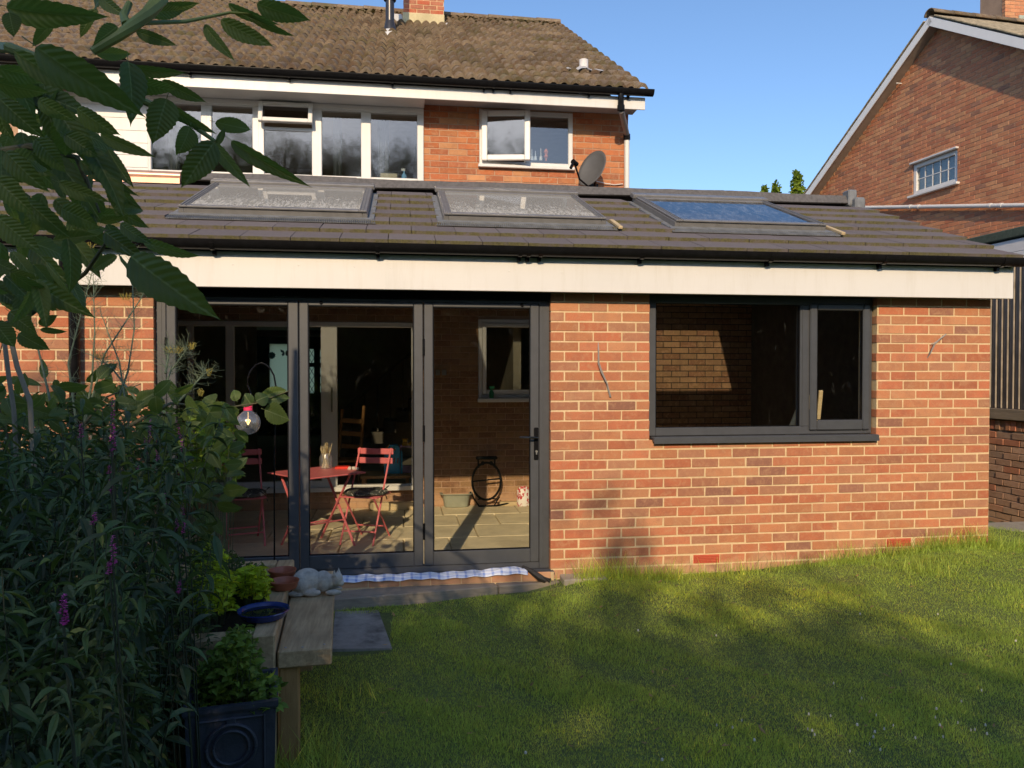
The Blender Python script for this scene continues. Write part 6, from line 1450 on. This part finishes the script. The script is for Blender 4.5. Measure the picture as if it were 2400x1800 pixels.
while cnt < 150:
    D = r.uniform(1.55, 3.3); px = r.uniform(-120, 470); 
    if px > 455-1797*.12/D: continue
    g_ = at(px, 900, D=D); x, y = g_.x, g_.y; z0_ = -.2
    topy = np.interp(px, [-120, 0, 200, 420, 480], [980, 960, 930, 985, 1090])+r.uniform(0, 160)+max(0, (2.3-D))*230
    H_ = at(px, topy, D=D).z-z0_; i = r.randrange(7)
    M = Matrix.Translation((x, y, z0_)) @ Matrix.Rotation(r.gauss(0, .05), 4, 'X') @ Matrix.Rotation(r.gauss(-.03, .05), 4, 'Y') @ Matrix.Rotation(r.uniform(0, 6.3), 4, 'Z') @ Matrix.Diagonal((1, 1, max(.3, H_/1.3), 1))
    add_copy(stems[i][0], 'stem_leaves', lo_, M); add_copy(stemm[i], 'stem', lo_, M); cnt += 1
for px, py, D, hh_, ty in [(263, 985, 2.9, 95, 0), (262, 1040, 2.6, 60, 1), (348, 1010, 3.0, 60, 2), (430, 1020, 2.9, 75, 3), (345, 1045, 2.8, 40, 1), (430, 1215, 2.4, 70, 0), (415, 1230, 2.4, 30, 1), (265, 1290, 2.2, 75, 2), (258, 1330, 2.2, 30, 3), (328, 1285, 2.4, 40, 1), (418, 1375, 2.3, 30, 0), (146, 1415, 2.0, 50, 2), (150, 1450, 2.0, 25, 0), (190, 1010, 2.9, 35, 2), (262, 1140, 2.7, 35, 1), (370, 1060, 2.9, 40, 3), (384, 1170, 2.7, 30, 2), (320, 1095, 2.8, 20, 0), (258, 1100, 2.8, 20, 3), (218, 1215, 2.5, 30, 1), (372, 1215, 2.6, 18, 2)]:
    D = D*(.64 if px < 300 else .93); b_ = at(px, py+hh_*.5, D=D); k = hh_*D/FPX/.2; M = Matrix.Translation(b_) @ Matrix.Rotation(r.uniform(-.2, .2), 4, 'Y') @ Matrix.Diagonal((.5, .5, k, 1)); add_copy(spikes[ty], 'flower_spike', lo_, M); q_ = MB(); q_.tube([(b_.x+.05, b_.y+.04, -.2), (b_.x+.02, b_.y+.02, b_.z*.6), b_, b_+Vector((0, 0, hh_*D/FPX*.8))], [.003, .0025, .002, .001], 5); q_.build('stem', STD, lo_, True)
    for dx_, dy_ in (((-.02, .06), (-.05, .12)) if px < 300 else ()):
        i = r.randrange(7); add_copy(stems[i][0], 'stem_leaves', lo_, Matrix.Translation((b_.x+dx_, b_.y+dy_, -.2)) @ Matrix.Rotation(r.uniform(0, 6.3), 4, 'Z') @ Matrix.Diagonal((.62, .62, (b_.z+.22)/1.3, 1)))
# --- lime oregano, chives, herbs in the bed; mint in the planter
def bush(name, label, cat, pts, lmat, Lr, wr, parent=None, shape=(0, .9, 1, .6, 0), up=.4, n_yel=.05, droop=.3, cols=(.6, 1.35), fold=.25):
    pts = np.array(pts); n = len(pts); g = rng
    Dr = g.normal(0, 1, (n, 3)); Dr[:, 2] = np.abs(Dr[:, 2])*up+g.uniform(-.2, .3, n); Nn = g.normal(0, .6, (n, 3)); Nn[:, 2] += 1
    L = g.uniform(*Lr, n); q = leafquads(pts, Dr, Nn, L, L*wr, fold, droop, 3, shape); o = npmesh(name, q, 4, lmat, parent, greens(n, 6, *cols, n_yel)); return o
def cloud(px0, px1, py0, py1, D0, D1, n, top=None):
    out_ = []
    while len(out_) < n:
        x = random.uniform(px0, px1); y = random.uniform(py0, py1)
        if top is not None and y < np.interp(x, top[0], top[1]): continue
        out_.append(tuple(at(x, y, D=random.uniform(D0, D1))))
    return out_
def herb(name, label, cloudpts, lmat, Lr, wr, baseZ, **kw):
    c = np.mean(np.array(cloudpts), 0); e = thing(name, label, 'plant', (float(c[0]), float(c[1]), baseZ))
    o = bush('foliage', None, None, cloudpts, lmat, Lr, wr, e, **kw); o['kind'] = 'stuff'
    m = MB()
    for q in random.sample(cloudpts, min(40, len(cloudpts)//6)):
        q = Vector(q); m.tube([(q.x*.6+c[0]*.4, q.y*.6+c[1]*.4, baseZ), (q.x*.85+c[0]*.15, q.y*.85+c[1]*.15, (baseZ+q.z)/2), q], .0016, 4)
    o = m.build('stems', STG, e); o['kind'] = 'stuff'; return e
LIME = leafmat('lime_leaf', (.34, .46, .02), (.5, .6, .04), (.5, .62, .05), .4, .5, .3)
MINT = leafmat('mint_leaf', (.13, .22, .03), (.2, .3, .045), (.16, .28, .04), .35, .5, .35)
GRN = leafmat('herb_green', (.05, .10, .02), (.09, .16, .035), (.12, .2, .03), .3, .5, .3)
YG = leafmat('yellow_green_leaf', (.15, .23, .02), (.24, .33, .035), (.25, .35, .04), .4, .5, .3)
herb('golden_oregano', 'bright lime green leafy herb in front of the saucers', cloud(562, 630, 1322, 1398, 3.5, 3.9, 640, top=([560, 580, 610, 636], [1345, 1325, 1335, 1370])), LIME, (.03, .058), .5, .35)
herb('golden_oregano', 'lime green herb clump left of the chives', cloud(440, 545, 1330, 1435, 3.25, 3.8, 800, top=([440, 490, 545], [1385, 1345, 1345])), LIME, (.03, .052), .5, .35)
herb('golden_oregano', 'upright lime green shoots highest at the back of the bed', cloud(455, 535, 1262, 1345, 3.6, 4.1, 480, top=([455, 495, 535], [1300, 1260, 1310])), LIME, (.026, .046), .5, .35)
herb('parsley', 'mid green curly herb at the back of the raised bed', cloud(530, 620, 1290, 1345, 3.9, 4.2, 420, top=([530, 545, 570, 620], [1300, 1285, 1320, 1325])), GRN, (.012, .025), .7, .35)
herb('border_shrub', 'yellow green hop like leaves below the lamp left of the door', cloud(430, 560, 970, 1130, 3.6, 4.2, 300, top=([430, 480, 560], [985, 970, 1010])), YG, (.045, .075), .75, .0)
herb('mint', 'mint plant overflowing the slate blue square planter', cloud(455, 652, 1480, 1665, 2.85, 3.15, 1000, top=([455, 520, 570, 600, 640, 652], [1590, 1510, 1470, 1560, 1600, 1580])), MINT, (.028, .052), .6, .15)
herb('mint', 'tall mint shoots behind the planter in front of the sleepers', cloud(500, 612, 1465, 1600, 3.0, 3.25, 420, top=([500, 560, 585, 612], [1540, 1450, 1465, 1530])), MINT, (.022, .04), .6, .0)
herb('border_shrub', 'dull green undergrowth between the loosestrife and raised bed', cloud(330, 500, 1230, 1700, 2.9, 3.4, 1500), GRN, (.025, .055), .35, -.1, cols=(.5, 1.1))
ch_ = thing('chives', 'dark thin upright chives in the middle of the raised bed', 'plant', at(558, 1430, Z=.36)); m = MB(); c = at(552, 1415, Z=.36)
for k in range(130):
    x, y = c.x+random.gauss(0, .035), c.y+random.gauss(0, .05); a = random.gauss(0, .22); h = random.uniform(.1, .24); m.tube([(x, y, .34), (x+a*h*.4, y, .34+h*.6), (x+a*h*1.2, y, .34+h)], [.0022, .002, .0008], 4)
o = m.build('leaves', plain('chive_green', (.03, .07, .025), .6), ch_); o['kind'] = 'stuff'
# --- fennel
fn = thing('fennel', 'wispy fennel with pale stalks and yellow flower heads before the left pier', 'plant', at(240, 1100, D=3.2))
FNM = plain('fennel_stem', (.13, .17, .10), .7, var=.25, scale=30); FNY = plain('fennel_flower', (.4, .32, .06), .8)
stalks = [[(185, 1050), (215, 900), (222, 780), (220, 700), (218, 640)], [(180, 1060), (245, 830), (330, 700), (345, 668)], [(240, 1050), (300, 870), (315, 770), (310, 650), (308, 570)], [(370, 950), (400, 870), (440, 815)], [(420, 940), (470, 885), (490, 868)], [(180, 1000), (160, 850), (200, 700), (225, 600)], [(300, 980), (280, 850), (235, 730)],
          [(120, 950), (90, 820), (60, 700), (80, 640)], [(388, 875), (395, 830), (400, 815)], [(330, 950), (260, 860), (210, 830)]]
m = MB()
for s_ in stalks: m.tube([at(x, y, D=3.3+.05*i) for i, (x, y) in enumerate(s_)], [.0055-.0042*i/(len(s_)-1) for i in range(len(s_))], 6)
shade_auto(m.build('stalk', FNM, fn)); m = MB(); r = random.Random(3)
for k in range(900):
    s_ = r.choice(stalks); i = r.randrange(len(s_)-1); f_ = r.random(); x = s_[i][0]*(1-f_)+s_[i+1][0]*f_; y = s_[i][1]*(1-f_)+s_[i+1][1]*f_
    a = r.uniform(-3.0, .3); L = r.uniform(12, 42); D = 3.35+r.uniform(-.15, .15); x1_, y1_ = x+L*math.cos(a), y+L*math.sin(a); m.tube([at(x, y, D=D), at(x1_, y1_, D=D+r.uniform(-.05, .05))], [.0009, .0005], 3)
    if r.random() < .6: m.tube([at(x1_, y1_, D=D), at(x1_+r.uniform(-12, 12), y1_-r.uniform(3, 14), D=D)], [.0006, .0004], 3)
o = m.build('feathery_leaves', FNM, fn); o['kind'] = 'stuff'; m = MB()
for (x, y, w_) in [(408, 815, 24), (240, 828, 22), (295, 690, 16), (450, 806, 10), (490, 868, 8), (75, 585, 14), (210, 572, 16), (470, 915, 8), (160, 640, 14)]:
    for k in range(26):
        a = r.uniform(-1, 1)*w_; b_ = at(x, y+22, D=3.3); tpt = at(x+a, y+r.uniform(-4, 4)+abs(a)*.1, D=3.3+r.uniform(-.06, .06)); m.tube([b_.lerp(tpt, .45), tpt], .0006, 3); m.lathe([(0, 0), (.0022, .001), (0, .003)], c=tpt, n=4)
o = m.build('flower_heads', FNY, fn); o['kind'] = 'stuff'
# --- dark climber foliage behind the fennel and in front of the pier
herb('border_shrub', 'dark dense leaves at the foot of the left brick pier', cloud(-40, 430, 930, 1250, 4.0, 4.9, 2600, top=([-40, 100, 300, 430], [900, 880, 905, 960])), GRN, (.04, .08), .5, -.15, cols=(.35, .9))

# --- trees behind the camera that shade the garden and show in the windows, hedge, and the far tree
TL = leafmat('tree_leaf', (.035, .07, .02), (.06, .10, .03), (.1, .16, .03), .3, .55, .3)
def tree(x, y, h, rad, label, seed, nl=5200, base=-.3, crown0=.3, group='trees at the bottom of the garden', leaf=(.1, .17), sq=1.0, nm='garden_tree', clumps=None):
    g = np.random.default_rng(seed); r = random.Random(seed); e = thing(nm, label, 'tree', (x, y, base), group=group)
    m = MB(); m.tube([(x, y, base), (x+.1, y, base+h*.3), (x-.1, y+.1, base+h*.6), (x, y, base+h*.85)], [h*.025, h*.02, h*.012, h*.004], 8)
    cs = []
    nc = clumps or 26
    for k in range(nc):
        t_ = g.uniform(crown0, .97); z = base+h*t_; env = rad*math.sin(math.pi*min(1, max(.08, (1.05-t_)/(1.05-crown0)))**.8)*.95+.2; a = g.uniform(0, 6.3); q = math.sqrt(g.uniform(.05, 1))*env
        c = (x+q*math.cos(a)*sq, y+q*math.sin(a), z); cs.append(c)
        if k % 2 == 0: m.tube([(x, y, base+h*max(.25, t_-.25)), ((x+c[0])/2, (y+c[1])/2, z-.3*h*.1), c], [h*.008, h*.005, h*.002], 5)
    shade_auto(m.build('trunk', BARK, e)); cs = np.array(cs)
    idx = g.integers(0, nc, nl); sz = g.uniform(.5, 1, nc)*rad*.36; P_ = cs[idx]+g.normal(0, 1, (nl, 3))*sz[idx][:, None]*[1, 1, .75]*.8
    Dr = g.normal(0, 1, (nl, 3)); Dr[:, 2] -= .3; Nn = g.normal(0, 1, (nl, 3)); L = g.uniform(*leaf, nl)
    q = leafquads(P_, Dr, Nn, L, L*.6, .2, .2, 1, (1, .6)) ; o = npmesh('crown', q, 4, TL, e, greens(nl, 2, .6, 1.3, .05)); o['kind'] = 'stuff'; return e
def dome_tree(x, y, h, rad, seed, label, nl=5200):
    g = np.random.default_rng(seed); e = thing('garden_tree', label, 'tree', (x, y, -.3), group='trees at the bottom of the garden')
    vz = 2.3; cz = h-vz
    m = MB(); m.tube([(x, y, -.3), (x+.08, y, 2), (x-.05, y+.05, cz), (x, y, h-.6)], [.14, .11, .07, .015], 8)
    for k in range(9): a = g.uniform(0, 6.3); z0_ = g.uniform(2, cz); m.tube([(x, y, z0_), (x+.5*rad*math.cos(a), y+.5*rad*math.sin(a), z0_+.7), (x+.85*rad*math.cos(a), y+.85*rad*math.sin(a), z0_+1.4)], [.04, .025, .008], 5)
    shade_auto(m.build('trunk', BARK, e))
    nc = 60; u = nrm(g.normal(0, 1, (nc, 3))); cs = u*(g.uniform(.35, .98, nc)[:, None]**.6)*[rad, rad, vz]+[x, y, cz]
    idx = g.integers(0, nc, nl); P_ = cs[idx]+g.normal(0, 1, (nl, 3))*np.array([.24, .24, .2])*max(.6, rad/1.3)
    Dr = g.normal(0, 1, (nl, 3)); Dr[:, 2] -= .3; Nn = g.normal(0, 1, (nl, 3)); L = g.uniform(.11, .19, nl)
    o = npmesh('crown', leafquads(P_, Dr, Nn, L, L*.62, .2, .2, 1, (1, .6)), 4, TL, e, greens(nl, 2, .6, 1.3, .05)); o['kind'] = 'stuff'
TREES = [(-15.5, -18, 10.8, 2.2, 'far left garden tree behind the lawn'), (-12.6, -17.5, 10.4, 1.9, 'second garden tree from the left'), (-10.2, -17, 10.0, 1.7, 'third garden tree from the left'), (-8.2, -17.2, 9.9, 1.5, 'fourth garden tree from the left'), (-6.7, -17, 9.6, 1.4, 'fifth garden tree from the left'),
         (-5.7, -17.2, 9.1, 1.2, 'sixth garden tree from the left'), (-4.7, -16.8, 8.55, 1.2, 'seventh garden tree from the left'), (-3.85, -17.1, 8.2, .9, 'narrow garden tree left of the spire shaped one'), (-3.25, -17, 9.1, .42, 'thin spire shaped garden tree rising above its neighbours'), (-2.5, -17, 7.95, 1.2, 'bushy garden tree right of the spire shaped one'),
         (-1.45, -17.1, 7.95, 1.1, 'eighth bushy garden tree before the gap'), (.75, -17, 7.75, 1.1, 'garden tree right of the gap'), (2.3, -17.2, 7.5, 1.4, 'third garden tree from the right'), (4.4, -17, 7.4, 1.7, 'second garden tree from the right'), (7.6, -18, 8.6, 2.2, 'far right garden tree behind the lawn')]
for i, (x, y, h, rad, lab) in enumerate(TREES): dome_tree(x, y, h, rad, 40+i, lab, nl=int(2000*max(.35, rad/1.2)**1.6))
for i, (x, h, rad) in enumerate([(-26, 22, 6), (-16, 23.5, 6), (-8.5, 22, 4.5), (-2.5, 22.8, 4.8), (3.5, 20, 3.5), (20, 19, 6)]):
    tree(x, -58, h, rad, ['far left tall tree beyond the garden', 'second tall tree from the left beyond the garden', 'third tall tree from the left beyond the garden', 'tall tree right of centre beyond the garden', 'slender tall tree beyond the garden', 'far right tall tree beyond the garden'][i], 80+i, nl=26000, leaf=(.13, .26), clumps=60, group='tall trees beyond the garden', nm='tall_tree')
he = thing('hedge', 'tall dense dark hedge along the bottom of the garden', 'hedge', (-4, -14, -.3)); nl = 26000
P_ = np.stack([rng.uniform(-22, 14, nl), rng.uniform(-14.6, -13.5, nl), rng.uniform(-.3, 4.7, nl)], 1); Dr = rng.normal(0, 1, (nl, 3)); Nn = rng.normal(0, 1, (nl, 3)); L = rng.uniform(.12, .22, nl)
o = npmesh('foliage', leafquads(P_, Dr, Nn, L, L*.6, .2, .2, 1, (1, .6)), 4, TL, he, greens(nl, 2, .5, 1.2, .03)); o['kind'] = 'stuff'
m = MB(); m.box(-22, 14, -14.3, -13.9, -.3, 4.4); m.build('dark_core', plain('hedge_core', (.02, .03, .012), 1), he)
for i, (px, py, D, rr, lab) in enumerate([(1868, 396, 30, .9, 'tallest of the distant tree tops beside the neighbour roof'), (1818, 422, 30, .7, 'middle distant tree top above the felt kerb'), (1792, 430, 31, .55, 'leftmost distant tree top above the felt kerb')]):
    p = at(px, py, D=D); h = p.z+.5
    g = np.random.default_rng(i); e = thing('distant_tree', lab, 'tree', (p.x, p.y, -.5), group='distant tree tops'); nl = 2600
    t_ = g.uniform(0, 1, nl)**.8; z = p.z-.1-t_*5; w_ = (.12+t_*rr*2.6)*g.uniform(.2, 1, nl); a = g.uniform(0, 6.3, nl); P_ = np.stack([p.x+w_*np.cos(a)*.6, p.y+w_*np.sin(a)*.6, z], 1); Dr = g.normal(0, 1, (nl, 3)); Nn = g.normal(0, 1, (nl, 3)); L = g.uniform(.1, .2, nl)
    o = npmesh('crown', leafquads(P_, Dr, Nn, L, L*.6, .2, .2, 1, (1, .6)), 4, YG, e, greens(nl, 2, .5, 1.1, .1)); o['kind'] = 'stuff'
    m = MB(); m.tube([(p.x, p.y, -.5), (p.x, p.y, p.z-.6)], .12, 6); m.build('trunk', BARK, e)
